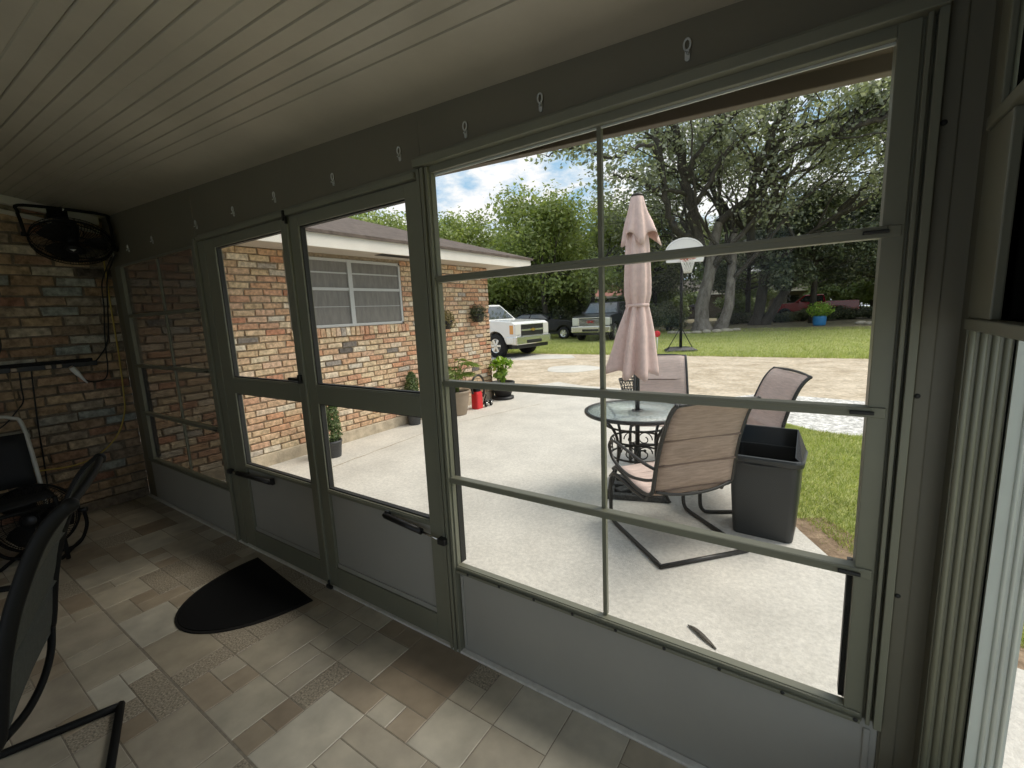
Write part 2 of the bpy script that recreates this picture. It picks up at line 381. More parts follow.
def round_rect(w, h, r, n=4):
    out = []
    for cx, cy, a0 in ((w / 2 - r, h / 2 - r, 0), (-w / 2 + r, h / 2 - r, 90), (-w / 2 + r, -h / 2 + r, 180), (w / 2 - r, -h / 2 + r, 270)):
        for i in range(n + 1):
            a = R(a0 + 90 * i / n); out.append((cx + r * math.cos(a), cy + r * math.sin(a)))
    return out

def leaf_mesh(name, pts, nrm, size, mats, parent, rng, aspect=0.55, world=False, fold=0.25, jitter=0.7, droop=0.0):
    """pts, nrm: n x 3 arrays; one folded four-vertex leaf at each point"""
    n = len(pts)
    d = rng.normal(size=(n, 3)); d[:, 2] -= droop
    nn = nrm + jitter * rng.normal(size=(n, 3)); nn /= np.linalg.norm(nn, axis=1, keepdims=True) + 1e-9
    d -= (d * nn).sum(1, keepdims=True) * nn; d /= np.linalg.norm(d, axis=1, keepdims=True) + 1e-9
    s = np.cross(nn, d)
    sz = (size * (0.65 + 0.7 * rng.random(n)))[:, None]
    a = pts - d * sz * 0.5; c = pts + d * sz * 0.5
    b = pts + s * sz * aspect * 0.5 - nn * sz * fold * 0.4; e = pts - s * sz * aspect * 0.5 - nn * sz * fold * 0.4
    v = np.stack([a, b, c, e], 1).reshape(-1, 3)
    me = bpy.data.meshes.new(name)
    me.vertices.add(4 * n); me.vertices.foreach_set('co', v.astype(np.float32).ravel())
    tri = np.arange(n)[:, None] * 4 + np.array([0, 1, 2, 0, 2, 3])[None]
    me.loops.add(6 * n); me.loops.foreach_set('vertex_index', tri.astype(np.int32).ravel())
    me.polygons.add(2 * n); me.polygons.foreach_set('loop_start', np.arange(0, 6 * n, 3, dtype=np.int32))
    me.polygons.foreach_set('loop_total', np.full(2 * n, 3, dtype=np.int32))
    for mt in (mats if isinstance(mats, (list, tuple)) else [mats]): me.materials.append(mt)
    me.update(calc_edges=True); me.validate()
    o = bpy.data.objects.new(name, me); COL.objects.link(o)
    finish(o, parent, world)
    return o

# ------------------------------------------------------------------ brick walls
def bricks(mb, P, lu, lz, z0, skip=None, pu=0.222, pz=0.0735, gap=0.016, depth=0.012, rng=None, soldier=None):
    """P(u, z, d) -> point, d = distance out of the wall"""
    rows = int(lz / pz) + 1
    for r in range(rows):
        za = z0 + r * pz; zb = min(za + pz - gap, z0 + lz)
        if zb - za < 0.015: continue
        u = -pu * (0.5 if r % 2 else 0.0) + rng.uniform(-0.03, 0.03)
        while u < lu:
            L = pu * rng.uniform(0.92, 1.06)
            ua, ub = max(u, 0), min(u + L - gap, lu)
            u += L
            if ub - ua < 0.03: continue
            segs = [(ua, ub)]
            if skip:
                for (a, b, c, d) in skip:
                    if zb > c + 0.01 and za < d - 0.01:
                        ns = []
                        for (p, q) in segs:
                            if q <= a or p >= b: ns.append((p, q)); continue
                            if p < a: ns.append((p, a))
                            if q > b: ns.append((b, q))
                        segs = ns
            for (p, q) in segs:
                if q - p > 0.02: one_brick(mb, P, p, q, za, zb, depth * rng.uniform(0.6, 1.35), rng)

def one_brick(mb, P, ua, ub, za, zb, d, rng, mi=0):
    j = lambda: rng.uniform(-0.0055, 0.0055)
    b = 0.006
    o = [(ua + j(), za + j()), (ub + j(), za + j()), (ub + j(), zb + j()), (ua + j(), zb + j())]
    i = [(o[0][0] + b, o[0][1] + b), (o[1][0] - b, o[1][1] + b), (o[2][0] - b, o[2][1] - b), (o[3][0] + b, o[3][1] - b)]
    tilt = rng.uniform(-0.002, 0.002)
    vs = [P(u, z, -0.004) for u, z in o] + [P(u, z, d - 0.004) for u, z in o] + [P(u, z, d + (tilt if k < 2 else -tilt)) for k, (u, z) in enumerate(i)]
    fs = [(k, (k + 1) % 4, 4 + (k + 1) % 4, 4 + k) for k in range(4)] + [(4 + k, 4 + (k + 1) % 4, 8 + (k + 1) % 4, 8 + k) for k in range(4)] + [(8, 9, 10, 11)]
    mb.add(vs, fs, mi)
# ================================================================== THE PORCH (setting)
rng = np.random.default_rng(5)
XR = 5.372                       # inner face of the right wall
XL = 0.10                        # inner face of the brick wall
YB = -3.4                        # rear wall
def zc(x, y): return 2.432 - 0.0414 * x - 0.16 * y     # sloping board ceiling

# floor: printed tiles of mixed sizes
def make_floor():
    mb = MB(); u = 0.1115; ox, oy = XL - 0.03, -0.796
    nx = int((XR + 0.1 - ox) / u) + 2
    j0 = -int((oy - YB) / u) - 1; j1 = int((0.0 - oy) / u) + 1
    rnd = random.Random(11)
    occ = {}
    sizes = [(2, 2), (2, 2), (3, 2), (2, 1), (1, 2), (2, 1), (1, 1), (2, 3), (3, 1), (1, 1)]
    for j in range(j0, j1):
        for i in range(nx):
            if (i, j) in occ: continue
            opts = sizes[:]; rnd.shuffle(opts); opts.append((1, 1))
            for (w, h) in opts:
                ok = all((i + a, j + b) not in occ for a in range(w) for b in range(h)) and i + w <= nx
                if j < 0 and j + h > 0: ok = False          # the long straight seam
                if j < -8 and j + h > -8: ok = False
                if ok: break
            for a in range(w):
                for b in range(h): occ[(i + a, j + b)] = 1
            g = 0.0018; gs = 0.0042 if j in (0, -8) else g
            x0, x1 = ox + i * u + g, ox + (i + w) * u - g
            y0, y1 = oy + j * u + gs, oy + (j + h) * u - (0.0042 if (j + h) in (0, -8) else g)
            x1 = min(x1, XR); x0 = max(x0, XL - .02); y1 = min(y1, -0.002); y0 = max(y0, YB)
            if x1 - x0 < .01 or y1 - y0 < .01: continue
            b = 0.002; t = 0.0
            vs = [(x0, y0, t - .0016), (x1, y0, t - .0016), (x1, y1, t - .0016), (x0, y1, t - .0016),
                  (x0 + b, y0 + b, t), (x1 - b, y0 + b, t), (x1 - b, y1 - b, t), (x0 + b, y1 - b, t)]
            k = rnd.random(); mi = 2 if k < 0.20 and max(w, h) > 1 else (1 if k < 0.42 else 0)
            mb.add(vs, [(4, 5, 6, 7), (0, 1, 5, 4), (1, 2, 6, 5), (2, 3, 7, 6), (3, 0, 4, 7)], mi)
    mb.box(XL - .05, XR + .12, YB - .1, 0.0, -0.14, -0.0016, 3)
    smooth_t = island_mat('floor_tile_smooth', [(0, (0.353, 0.305, 0.229)), (0.3, (0.456, 0.411, 0.322)), (0.55, (0.399, 0.35, 0.27)), (0.8, (0.524, 0.488, 0.4)), (1, (0.331, 0.278, 0.208))], 0.34, noise=0.16, nscale=9, bump=0.12, bscale=18)
    tan_t = island_mat('floor_tile_tan', [(0, (0.268, 0.211, 0.151)), (0.5, (0.319, 0.261, 0.187)), (1, (0.376, 0.311, 0.229))], 0.38, noise=0.16, nscale=9, bump=0.12, bscale=18)
    mot_t = island_mat('floor_tile_mottled', [(0, (0.296, 0.255, 0.192)), (1, (0.365, 0.316, 0.244))], 0.42, noise=0.62, nscale=130, bump=0.3, bscale=120)
    o = mb.build('floor', [smooth_t, tan_t, mot_t, M['grout']], recenter=False); tag(o, kind='structure')
make_floor()

# ceiling: boards running along the screen wall
def make_ceiling():
    mb = MB(); x0, x1 = XL - .06, XR + .14
    ys = [0.05, -0.262]
    y = -0.262; p = 0.0578
    prof = [(0.05, 0), (-0.258, 0)]
    rnd = random.Random(3)
    while y > YB - 0.1:
        d = rnd.choice([0.006, 0.006, 0.005, 0.002, 0.006])
        prof += [(y + .004, 0), (y, d), (y - .004, 0)]
        y -= p
    vs = []; fs = []; mi = []
    for (yy, d) in prof: vs += [(x0, yy, zc(x0, yy) + d), (x1, yy, zc(x1, yy) + d)]
    for i in range(len(prof) - 1):
        a = 2 * i; mb.add([vs[a], vs[a + 1], vs[a + 3], vs[a + 2]], [(0, 1, 2, 3)], 1 if (prof[i][1] or prof[i + 1][1]) else 0)
    # roof deck above the boards
    top = []
    for (xx, yy) in ((-.02, .5), (6.05, .5), (6.05, YB - .25), (-.02, YB - .25)): top.append((xx, yy))
    lo = [(a, b, zc(a, min(b, .05)) + .05 - max(0, b) * .1) for a, b in top]; hi = [(a, b, c + .12) for a, b, c in lo]
    mb.add(lo + hi, [(0, 1, 2, 3), (7, 6, 5, 4), (0, 4, 5, 1), (1, 5, 6, 2), (2, 6, 7, 3), (3, 7, 4, 0)], 2)
    o = mb.build('ceiling', [M['ceiling'], M['groove'], M['porchfascia']], recenter=False); tag(o, kind='structure')
make_ceiling()

# eave beam outside the screen wall
mb = MB()
vs = []
for (x, y0, y1) in ((0.02, .50, .545), (6.05, .50, .545)):
    zb = 2.195 - .04 * (x - 4.3)
    vs += [(x, y0, zb), (x, y1, zb), (x, y1, zb + .22), (x, y0, zb + .22)]
mb.add(vs, [(0, 1, 2, 3), (7, 6, 5, 4), (0, 4, 5, 1), (1, 5, 6, 2), (2, 6, 7, 3), (3, 7, 4, 0)])
o = mb.build('trim_3', M['porchfascia'], recenter=False, bevel=.004); tag(o, kind='structure')

# brick wall at the left
mb = MB()
def PL(u, z, d): return (XL + d, -u, z)
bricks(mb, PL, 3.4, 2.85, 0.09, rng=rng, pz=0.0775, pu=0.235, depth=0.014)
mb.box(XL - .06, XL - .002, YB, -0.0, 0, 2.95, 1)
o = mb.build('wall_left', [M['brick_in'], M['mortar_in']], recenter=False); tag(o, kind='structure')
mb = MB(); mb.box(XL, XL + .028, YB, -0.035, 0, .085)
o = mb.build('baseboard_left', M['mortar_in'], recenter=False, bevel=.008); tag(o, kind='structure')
mb = MB(); z0 = zc(XL, 0)
for (a, b, c, d, e) in ((0, .05, .066, .004, 0), (0.0, .03, .135, .105, 0)):
    vs = []
    for yy in (YB, -0.03):
        z = zc(XL, yy)
        vs += [(XL + .005, yy, z - c), (XL + .005 + b, yy, z - c), (XL + .005 + b, yy, z - d), (XL + .005, yy, z - d)]
    mb.add(vs, [(0, 1, 2, 3), (7, 6, 5, 4), (0, 4, 5, 1), (1, 5, 6, 2), (2, 6, 7, 3), (3, 7, 4, 0)])
o = mb.build('trim_1', M['trimboard'], recenter=False, bevel=.003); tag(o, kind='structure')

# rear wall of the porch (behind the viewpoint): pale, with an unglazed opening added to brighten the inside
mb = MB(); yb = YB
for (x0, x1, z0, z1) in ((XL - .06, 0.9, 0, 2.9), (4.9, XR + .14, 0, 2.9), (0.9, 2.9, 0, 2.9), (2.9, 4.9, 2.15, 2.9), (2.9, 4.9, 0, .12)):
    mb.box(x0, x1, yb - .1, yb, z0, z1)
o = mb.build('wall_back', M['backwall'], recenter=False); tag(o, kind='structure')

# ---- front wall: header, kick panels, posts
wf = setting('wall_front')
mb = MB()
x0, x1 = XL, XR + .02
zt0, zt1 = zc(x0, 0) + .03, zc(x1, 0) + .03
def sl(x0, x1, y0, y1, z0, f):
    vs = [(x0, y0, z0), (x1, y0, z0), (x1, y1, z0), (x0, y1, z0), (x0, y0, f(x0)), (x1, y0, f(x1)), (x1, y1, f(x1)), (x0, y1, f(x0))]
    mb.add(vs, [(0, 3, 2, 1), (4, 5, 6, 7), (0, 1, 5, 4), (1, 2, 6, 5), (2, 3, 7, 6), (3, 0, 4, 7)])
sl(XL, 1.79, -.002, .03, 2.015, lambda x: zc(x, 0) + .03)
sl(1.79, 3.802, .0, .03, 2.055, lambda x: zc(x, 0) + .03)
sl(3.802, XR + .13, .0, .012, 2.088, lambda x: zc(x, 0) + .03)
mb.build('header_board', M['header'], wf, bevel=.002, world=True)
mb = MB(); mb.box(XL, .275, .0, .07, 0, 2.015); mb.build('corner_post', M['header'], wf, world=True)
mb = MB(); mb.box(1.79, 1.87, -.012, .02, 0, 2.05); mb.box(1.80, 1.83, -.03, -.012, 0, 2.05); mb.box(1.862, 1.93, -.022, .02, 0, 2.05)
mb.build('mullion_post', M['frame'], wf, bevel=.003, world=True)
mb = MB()
for k, (a, b, d) in enumerate(((3.802, 3.818, -.030), (3.818, 3.826, -.012), (3.826, 3.842, -.034), (3.842, 3.848, -.014), (3.848, 3.862, -.030))): mb.box(a, b, d, .010, 0.0, 2.06)
mb.build('mullion_post', M['frame'], wf, bevel=.002, world=True)
mb = MB(); mb.box(5.300, XR + .005, -.002, .07, 0, 2.08); mb.box(5.305, 5.335, -.008, -.001, 0.02, 2.08)
mb.build('corner_post', M['sidewall'], wf, bevel=.003, world=True)
mb = MB(); mb.box(.275, 1.79, .0, .05, 0.0, .36); mb.build('kick_panel', M['panel'], wf, world=True)
mb = MB(); mb.box(3.862, 5.30, .0, .05, 0.0, .395)
mb.box(3.868, 3.882, -.006, .0, 0.03, .37); mb.box(5.27, 5.285, -.006, .0, 0.03, .37)
mb.build('kick_panel', M['panel'], wf, bevel=.003, world=True)
mb = MB()
for k in range(9):
    x = 3.93 + k * .165
    mb.ball((x, -.026, .402), (.006, .003, .006))
for z in (1.85, 1.27, .77): mb.ball((5.312, -.008, z), (.006, .003, .006))
mb.build('screw_heads', M['trackdark'], wf, world=True)
mb = MB(); mb.box(XL + .03, 5.372, -.030, -.001, 0, .011); o = mb.build('trim_2', M['caulk'], recenter=False, bevel=.004); tag(o, kind='structure')

def window_unit(name, x0, x1, z0, z1, bars, xm, pane, frame_l, frame_r, head, sill):
    w = setting(name)
    mb = MB()
    # outer frame: flat face, inner lip, dark depth
    def ring(a0, a1, b0, b1, c0, c1, d0, d1, y0, y1, mi=0):
        mb.box(a0, c0, y0, y1, b0, d1, mi); mb.box(c1, a1, y0, y1, b0, d1, mi)
        mb.box(c0, c1, y0, y1, d1 - (d1 - d0) if False else b0, d0, mi); mb.box(c0, c1, y0, y1, d1, b1, mi) if b1 > d1 else None
    mb.box(x0 - frame_l, x0, -.016, .010, z0 - sill, z1 + head); mb.box(x1, x1 + frame_r, -.016, .055, z0 - sill, z1 + head)
    mb.box(x0, x1, -.016, .003, z1, z1 + head); mb.box(x0, x1, -.016, .012, z0 - sill, z0)
    mb.box(x0 - frame_l + .004, x1 + frame_r - .004, -.026, -.016, z0 - sill, z0 - sill + .012)
    mb.box(x0 - frame_l + .004, x1 + frame_r - .004, -.022, -.016, z0 - .010, z0 - .003)
    mb.build('window_frame', M['frame'], w, bevel=.002, world=True)
    mb = MB()
    mb.box(x0 - .002, x0 + .003, .008, .040, z0, bars[1]); mb.box(x1 - .012, x1 + .002, .016, .056, z0, bars[-1])
    mb.build('gasket', M['trackdark'], w, world=True)
    for z in bars:
        mb = MB(); mb.box(x0 - frame_l * .45, x1 + frame_r * .85, -.022, .012, z - .0125, z + .0125); mb.box(x0 - .01, x1 + .01, -.026, -.022, z + .003, z + .0125)
        b = mb.build('horizontal_bar', M['frame'], w, bevel=.003, world=True)
        mb = MB(); mb.box(x1 - .035, x1 + .012, -.036, -.026, z - .004, z + .004); mb.build('pull_tab', M['trackdark'], b, bevel=.002, world=True)
    mb = MB(); mb.box(xm - .0075, xm + .0075, .002, .020, z0, z1); mb.build('vertical_bar', M['frame'], w, bevel=.002, world=True)
    zs = [z0] + list(bars[::-1]) + [z1]
    for a, b in zip(zs[:-1], zs[1:]):
        mb = MB(); mb.box(x0 - .02, x1 + .02, .0130, .0142, a - (.02 if a == z0 else 0), b + (.02 if b == z1 else 0)); mb.build('vinyl_pane', pane, w, world=True)
    return w
window_unit('window_1', .401, 1.739, .393, 2.004, (1.611, 1.199, .792), 1.098, M['glass_tint'], .122, .055, .014, .034)
window_unit('window_2', 3.868, 5.224, .425, 2.037, (1.641, 1.227, .814), 4.541, M['glass'], .006, .040, .034, .032)
mb = MB(); mb.box(3.868, 5.224, .003, .009, 2.031, 2.037); mb.build('lit_head_lip', M['vinyl_white'], bpy.data.objects['window_2'], world=True)  # pale strip stands in for outside light along the frame's head
# rib tracks of the right jamb and the head channel
mb = MB()
for (a, b, d) in ((5.262, 5.270, -.006), (5.270, 5.279, -.028), (5.279, 5.286, -.008), (5.286, 5.302, -.034)): mb.box(a, b, d, .05, .40, 2.07)
mb.build('jamb_track', M['frame'], wf, bevel=.0015, world=True)
mb = MB(); mb.box(3.80, 5.302, -.045, .002, 2.062, 2.092); mb.box(3.80, 5.302, -.028, .002, 2.092, 2.104)
mb.box(1.87, 3.80, -.040, .002, 2.026, 2.050); mb.box(1.87, 3.80, -.026, .002, 2.050, 2.064)
mb.build('head_channel', M['frame'], wf, bevel=.003, world=True)

# ---- the double door
def door(name, x0, x1, g0, g1, hinge):
    d = setting(name)
    mb = MB()
    mb.box(x0, g0, -.022, .02, .02, 2.022); mb.box(g1, x1, -.022, .02, .02, 2.022)
    mb.box(g0, g1, -.022, .02, 1.968, 2.022); mb.box(g0, g1, -.022, .02, 1.073, 1.174); mb.box(g0, g1, -.022, .02, .575, .602)
    mb.box(g0, g1, -.022, .02, .02, .14)
    mb.box(g0, g1, -.027, -.022, 1.160, 1.168); mb.box(g0, g1, -.027, -.022, .588, .596)
    mb.build('door_frame', M['frame'], d, bevel=.004, world=True)
    mb = MB(); mb.box(g0, g1, -.006, .01, .14, .575); mb.box(g0 + .0, g1, -.014, -.006, .14, .165)
    mb.build('kick_panel', M['panel'], d, bevel=.003, world=True)
    for a, b in ((.602, 1.073), (1.174, 1.968)):
        mb = MB(); mb.box(g0, g1, .0, .0015, a, b); mb.build('glass_pane', M['glass'], d, world=True)
    mb = MB()
    for a, b in ((.602, 1.073), (1.174, 1.968)):
        mb.box(g0, g0 + .006, -.012, .012, a, b); mb.box(g1 - .006, g1, -.012, .012, a, b); mb.box(g0, g1, -.012, .012, a, a + .006); mb.box(g0, g1, -.012, .012, b - .006, b)
    mb.build('glazing_bead', M['trackdark'], d, world=True)
    # pneumatic closer
    if hinge < 0: pa, pb, pc = Vector((2.405, -.045, .548)), Vector((1.99, -.045, .535)), Vector((1.885, -.042, .531))
    else: pa, pb, pc = Vector((3.452, -.045, .572)), Vector((3.690, -.045, .550)), Vector((3.812, -.042, .534))
    mb = MB(); mb.tube([pa, pb], .0145, 12); mb.tube([pa + (pa - pb).normalized() * .012, pa], .010, 10)
    c = mb.build('door_closer', M['black'], d, world=True)
    mb = MB(); mb.tube([pb, pc], .0055, 8); mb.build('rod', M['chrome'], c, world=True)
    mb = MB(); mb.box(pc.x - .02, pc.x + .022, -.055, -.024, pc.z - .014, pc.z + .014); mb.box(pa.x - .012, pa.x + .012, -.04, -.02, pa.z - .02, pa.z + .02)
    mb.build('bracket', M['black'], c, bevel=.003, world=True)
    return d
d1 = door('door_1', 1.935, 2.880, 2.072, 2.809, -1)
d2 = door('door_2', 2.886, 3.800, 2.967, 3.723, 1)
mb = MB(); mb.box(2.745, 2.868, -.046, -.024, 1.190, 1.206); mb.box(2.845, 2.868, -.05, -.022, 1.178, 1.225); mb.build('door_handle', M['black'], d1, bevel=.003, world=True)
mb = MB(); mb.box(2.868, 2.895, -.036, .015, .02, 2.022); mb.build('astragal', M['frame'], d1, bevel=.006, world=True)
mb = MB(); mb.box(2.880, 2.893, -.05, -.036, 2.0, 2.05); mb.box(2.893, 2.905, -.046, -.034, 1.985, 2.02); mb.build('top_bolt', M['black'], d1, bevel=.002, world=True)
mb = MB(); mb.box(2.885, 2.93, -.05, -.034, .012, .03); mb.tube([(2.905, -.042, .03), (2.905, -.042, .06)], .006, 8); mb.build('foot_bolt', M['black'], d1, bevel=.002, world=True)

# ---- right wall and its window (upper panes dark and stacked, lower half open)
mb = MB(); t0, t1 = XR, XR + .135
mb.box(t0, t1, -.05, .07, 0, 2.5); mb.box(t0, t1, -3.0, -.05, 2.06, 2.7); mb.box(t0, t1, -3.0, -.05, 0, .33); mb.box(t0, t1, YB, -3.0, 0, 2.75)
o = mb.build('wall_right', M['sidewall'], recenter=False); tag(o, kind='structure')
w3 = setting('window_3')
mb = MB(); mb.box(XR + .0, XR + .07, -.058, -.05, .33, 2.06)
for k in range(4):
    x = XR + .008 + k * .0178
    mb.tube([(x, -.060, .332), (x, -.060, 2.06)], .0062, 10)
mb.build('track_jamb', M['frame'], w3, world=True)
mb = MB(); mb.box(XR + .072, XR + .135, -.062, -.05, .33, 2.06)
for k in range(3): mb.tube([(XR + .098 + k * .014, -.062, .332), (XR + .098 + k * .014, -.062, 2.06)], .0045, 8)
mb.box(XR + .072, XR + .078, -.072, -.05, .33, 2.06)
mb.build('outer_jamb', M['vinyl_white'], w3, world=True)
mb = MB(); mb.box(XR - .006, XR + .068, -2.95, -.056, 1.424, 1.447); mb.build('horizontal_bar', M['frame'], w3, bevel=.003, world=True)
mb = MB(); mb.box(XR - .006, XR + .068, -2.95, -.056, 1.806, 1.83); mb.build('horizontal_bar', M['frame'], w3, bevel=.003, world=True)
mb = MB(); mb.box(XR + .0, XR + .016, -.195, -.056, 1.447, 1.806); mb.box(XR + .0, XR + .012, -.11, -.056, 1.83, 2.06); mb.build('sash_stile', M['frame'], w3, bevel=.003, world=True)
mb = MB(); mb.box(XR + .02, XR + .024, -2.95, -.10, 1.447, 1.806); mb.build('dark_pane', M['glass_dark'], w3, world=True)
mb = MB(); mb.box(XR + .02, XR + .024, -2.95, -.10, 1.83, 2.06); mb.build('dark_pane', M['glass_dark'], w3, world=True)
mb = MB(); mb.box(XR - .01, XR + .135, -3.0, -.05, .322, .342); mb.build('window_sill', M['frame'], w3, bevel=.004, world=True)

# ---- clear hooks along the header
ORD = ['leftmost', 'second from the left', 'third from the left', 'fourth from the left', 'fifth from the left', 'sixth from the left', 'fifth from the right', 'fourth from the right', 'third from the right', 'second from the right', 'rightmost']
def make_hook():
    t = thing('adhesive_hook', 'x', 'hook', (0, 0, 0), 0, 'clear hooks along the header board')
    mb = MB(); pl = [(a, b - .014) for a, b in round_rect(.013, .030, .006)]
    mb.prism(pl, lambda a, b, k: (a, -.004 * (1 - k), b)); mb.build('backing_plate', M['hookplastic'], t)
    mb = MB(); mb.tube([(.0085 * math.cos(2 * PI * k / 16), -.006, .010 + .014 * math.sin(2 * PI * k / 16)) for k in range(16)], .0030, 8, closed=True)
    mb.tube(smooth([(.004, -.006, -.004), (.004, -.014, -.016), (.002, -.018, -.014)], 4), .003, 6)
    mb.build('hook_arm', M['hookplastic'], t)
    return t
hk = None
for i, (x, z) in enumerate([(.26, 2.133), (.617, 2.13), (1.11, 2.134), (1.832, 2.138), (2.318, 2.142), (2.759, 2.143), (3.256, 2.134), (3.695, 2.147), (4.038, 2.152), (4.348, 2.157), (4.795, 2.161)]):
    lab = 'small clear adhesive hook on the header, %s of eleven' % ORD[i]
    yy = -.002 if x < 1.79 else 0.0
    if hk is None: hk = make_hook(); hk.location = (x, yy, z); hk['label'] = lab
    else: dup(hk, (x, yy, z), 0, lab)
# ================================================================== THINGS IN THE PORCH
# half-round door mat
mt = thing('door_mat', 'black half-round rubber door mat lying on the tiles before the double door', 'mat', (2.545, -.112, 0), R(-6))
def dshape(a, b, n=28): return [(-a, 0), (a, 0)] + [(a * math.cos(t), -b * math.sin(t)) for t in [PI * k / n for k in range(1, n)]]
mb = MB(); mb.prism(dshape(.372, .53), lambda a, b, t: (a, b, .0005 + .006 * t)); mb.build('rubber_border', M['rubber_edge'], mt, bevel=.002)
mb = MB(); mb.prism(dshape(.348, .508), lambda a, b, t: (a, b - .010, .006 + .004 * t)); mb.build('ribbed_pile', M['rubber'], mt, bevel=.002)

# fans
def fan_head(root, c, n, Rr, badge=True):
    c = Vector(c); n = Vector(n).normalized(); q = n.to_track_quat('Z', 'Y').to_matrix()
    P = lambda r, a, h: c + q @ Vector((r * math.cos(a), r * math.sin(a), h))
    mb = MB()
    for (r, h, th) in ((Rr, 0, .007), (Rr * .985, .03, .003), (Rr * .985, -.03, .003), (Rr * .62, .062, .002), (Rr * .62, -.075, .002), (Rr * .22, .07, .003), (Rr * .3, -.09, .003)):
        mb.tube([P(r, 2 * PI * k / 40, h) for k in range(40)], th, 6, closed=True)
    for k in range(84):
        a = 2 * PI * k / 84
        mb.tube([P(Rr * .99, a, .01), P(Rr * .93, a, .045), P(Rr * .6, a, .062), P(Rr * .15, a, .07)], .0017, 4)
        if k % 2 == 0: mb.tube([P(Rr * .99, a, -.01), P(Rr * .9, a, -.055), P(Rr * .3, a, -.09)], .0014, 4)
    mb.build('fan_guard', M['blackmetal'], root, world=True)
    mb = MB()
    for k in range(3):
        a0 = k * 2 * PI / 3; vs = []; N = 7
        for i in range(N):
            r = Rr * (.16 + .74 * i / (N - 1)); w = .34 + .30 * math.sin(PI * (i + 1) / (N + 1))
            vs += [P(r, a0 - w, -.022), P(r, a0, .0), P(r, a0 + w, .026)]
        mb.add(vs, [(3 * i + j, 3 * i + j + 1, 3 * i + j + 4, 3 * i + j + 3) for i in range(N - 1) for j in range(2)], 0, True)
    b = mb.build('fan_blades', M['fanblade'], root, world=True)
    so = b.modifiers.new('solid', 'SOLIDIFY'); so.thickness = .003
    mb = MB(); mb.lathe([(0.0, .02), (Rr * .16, .02), (Rr * .17, -.03), (Rr * .2, -.06), (Rr * .2, -.16), (Rr * .14, -.19), (0, -.19)], 20, c, 0, n); mb.build('motor', M['black'], root, world=True)
    mb = MB(); mb.lathe([(0, .074), (Rr * .15, .074), (Rr * .19, .066), (0, .064)], 20, c, 0, n); e = mb.build('hub_cap', M['black'], root, world=True)
    if not badge: return q, P
    mb = MB(); mb.prism([(-.018, .010), (.018, .010), (0, -.012)], lambda a, b_, t: c + q @ Vector((a, b_, .0745 + .002 * t))); mb.build('emblem', M['white'], e, world=True)
    return q, P
wfan = thing('wall_fan', 'black round wall fan hung from its yoke under the ceiling at the brick wall', 'fan', (.14, -.26, 1.95))
fc = Vector((.40, -.275, 2.175)); fq, FP = fan_head(wfan, fc, (.50, -.16, -.84), .232)
side = (Vector((0, 1, 0)) - Vector((0, 1, 0)).dot((fq @ Vector((0, 0, 1)))) * (fq @ Vector((0, 0, 1)))).normalized()
la, ra = fc - side * .245, fc + side * .245
zt = 2.42
yk = [la, la + Vector((-.02, -.005, .10)), Vector((la.x - .05, la.y - .005, zt - .05)), Vector((la.x - .05, la.y + .03, zt)), Vector((la.x - .05, ra.y - .03, zt)), Vector((ra.x - .05, ra.y + .005, zt - .05)), ra + Vector((-.02, .005, .10)), ra]
mb = MB(); mb.tube(smooth(yk, 6), .011, 8); mb.tube([la - side * .02, la + side * .02], .016, 10); mb.tube([ra - side * .02, ra + side * .02], .016, 10); mb.build('yoke', M['blackmetal'], wfan, world=True)
mb = MB(); mid = (yk[3] + yk[4]) / 2
mb.tube([mid, Vector((XL + .05, mid.y, mid.z))], .013, 8); mb.obox((XL + .04, mid.y, mid.z), (.035, .12, .07)); mb.build('wall_bracket', M['blackmetal'], wfan, world=True)
mb = MB(); mb.tube([mid + Vector((.004, 0, -.012)), mid + Vector((.004, 0, .014))], .009, 10); mb.build('bolt', M['chrome'], wfan, world=True)

ffan = thing('floor_fan', 'black round floor fan on a U-shaped stand near the brick wall', 'fan', (.80, -.82, 0))
fc2 = Vector((.80, -.82, .275)); n2 = Vector((.84, -.50, .12)).normalized(); q2, P2 = fan_head(ffan, fc2, n2, .225, False)
sd = n2.cross(Vector((0, 0, 1))).normalized()
a_, b_ = fc2 - sd * .25, fc2 + sd * .25
mb = MB(); mb.tube(smooth([a_, a_ + Vector((0, 0, -.12)), a_ * .85 + b_ * .15 + Vector((0, 0, -.245)), a_ * .5 + b_ * .5 + Vector((0, 0, -.262)), a_ * .15 + b_ * .85 + Vector((0, 0, -.245)), b_ + Vector((0, 0, -.12)), b_], 6), .011, 8)
for pp in (a_ * .8 + b_ * .2, a_ * .2 + b_ * .8):
    f0 = Vector((pp.x, pp.y, .012)); mb.tube([f0 - n2.xy.to_3d() * .15, f0 + n2.xy.to_3d() * .15], .0115, 8)
mb.build('stand', M['blackmetal'], ffan, world=True)
for pp, s_ in ((a_, -1), (b_, 1)):
    mb = MB(); mb.tube([pp - sd * s_ * .025, pp + sd * s_ * .02], .018, 10); mb.build('knob', M['black'], ffan, world=True)

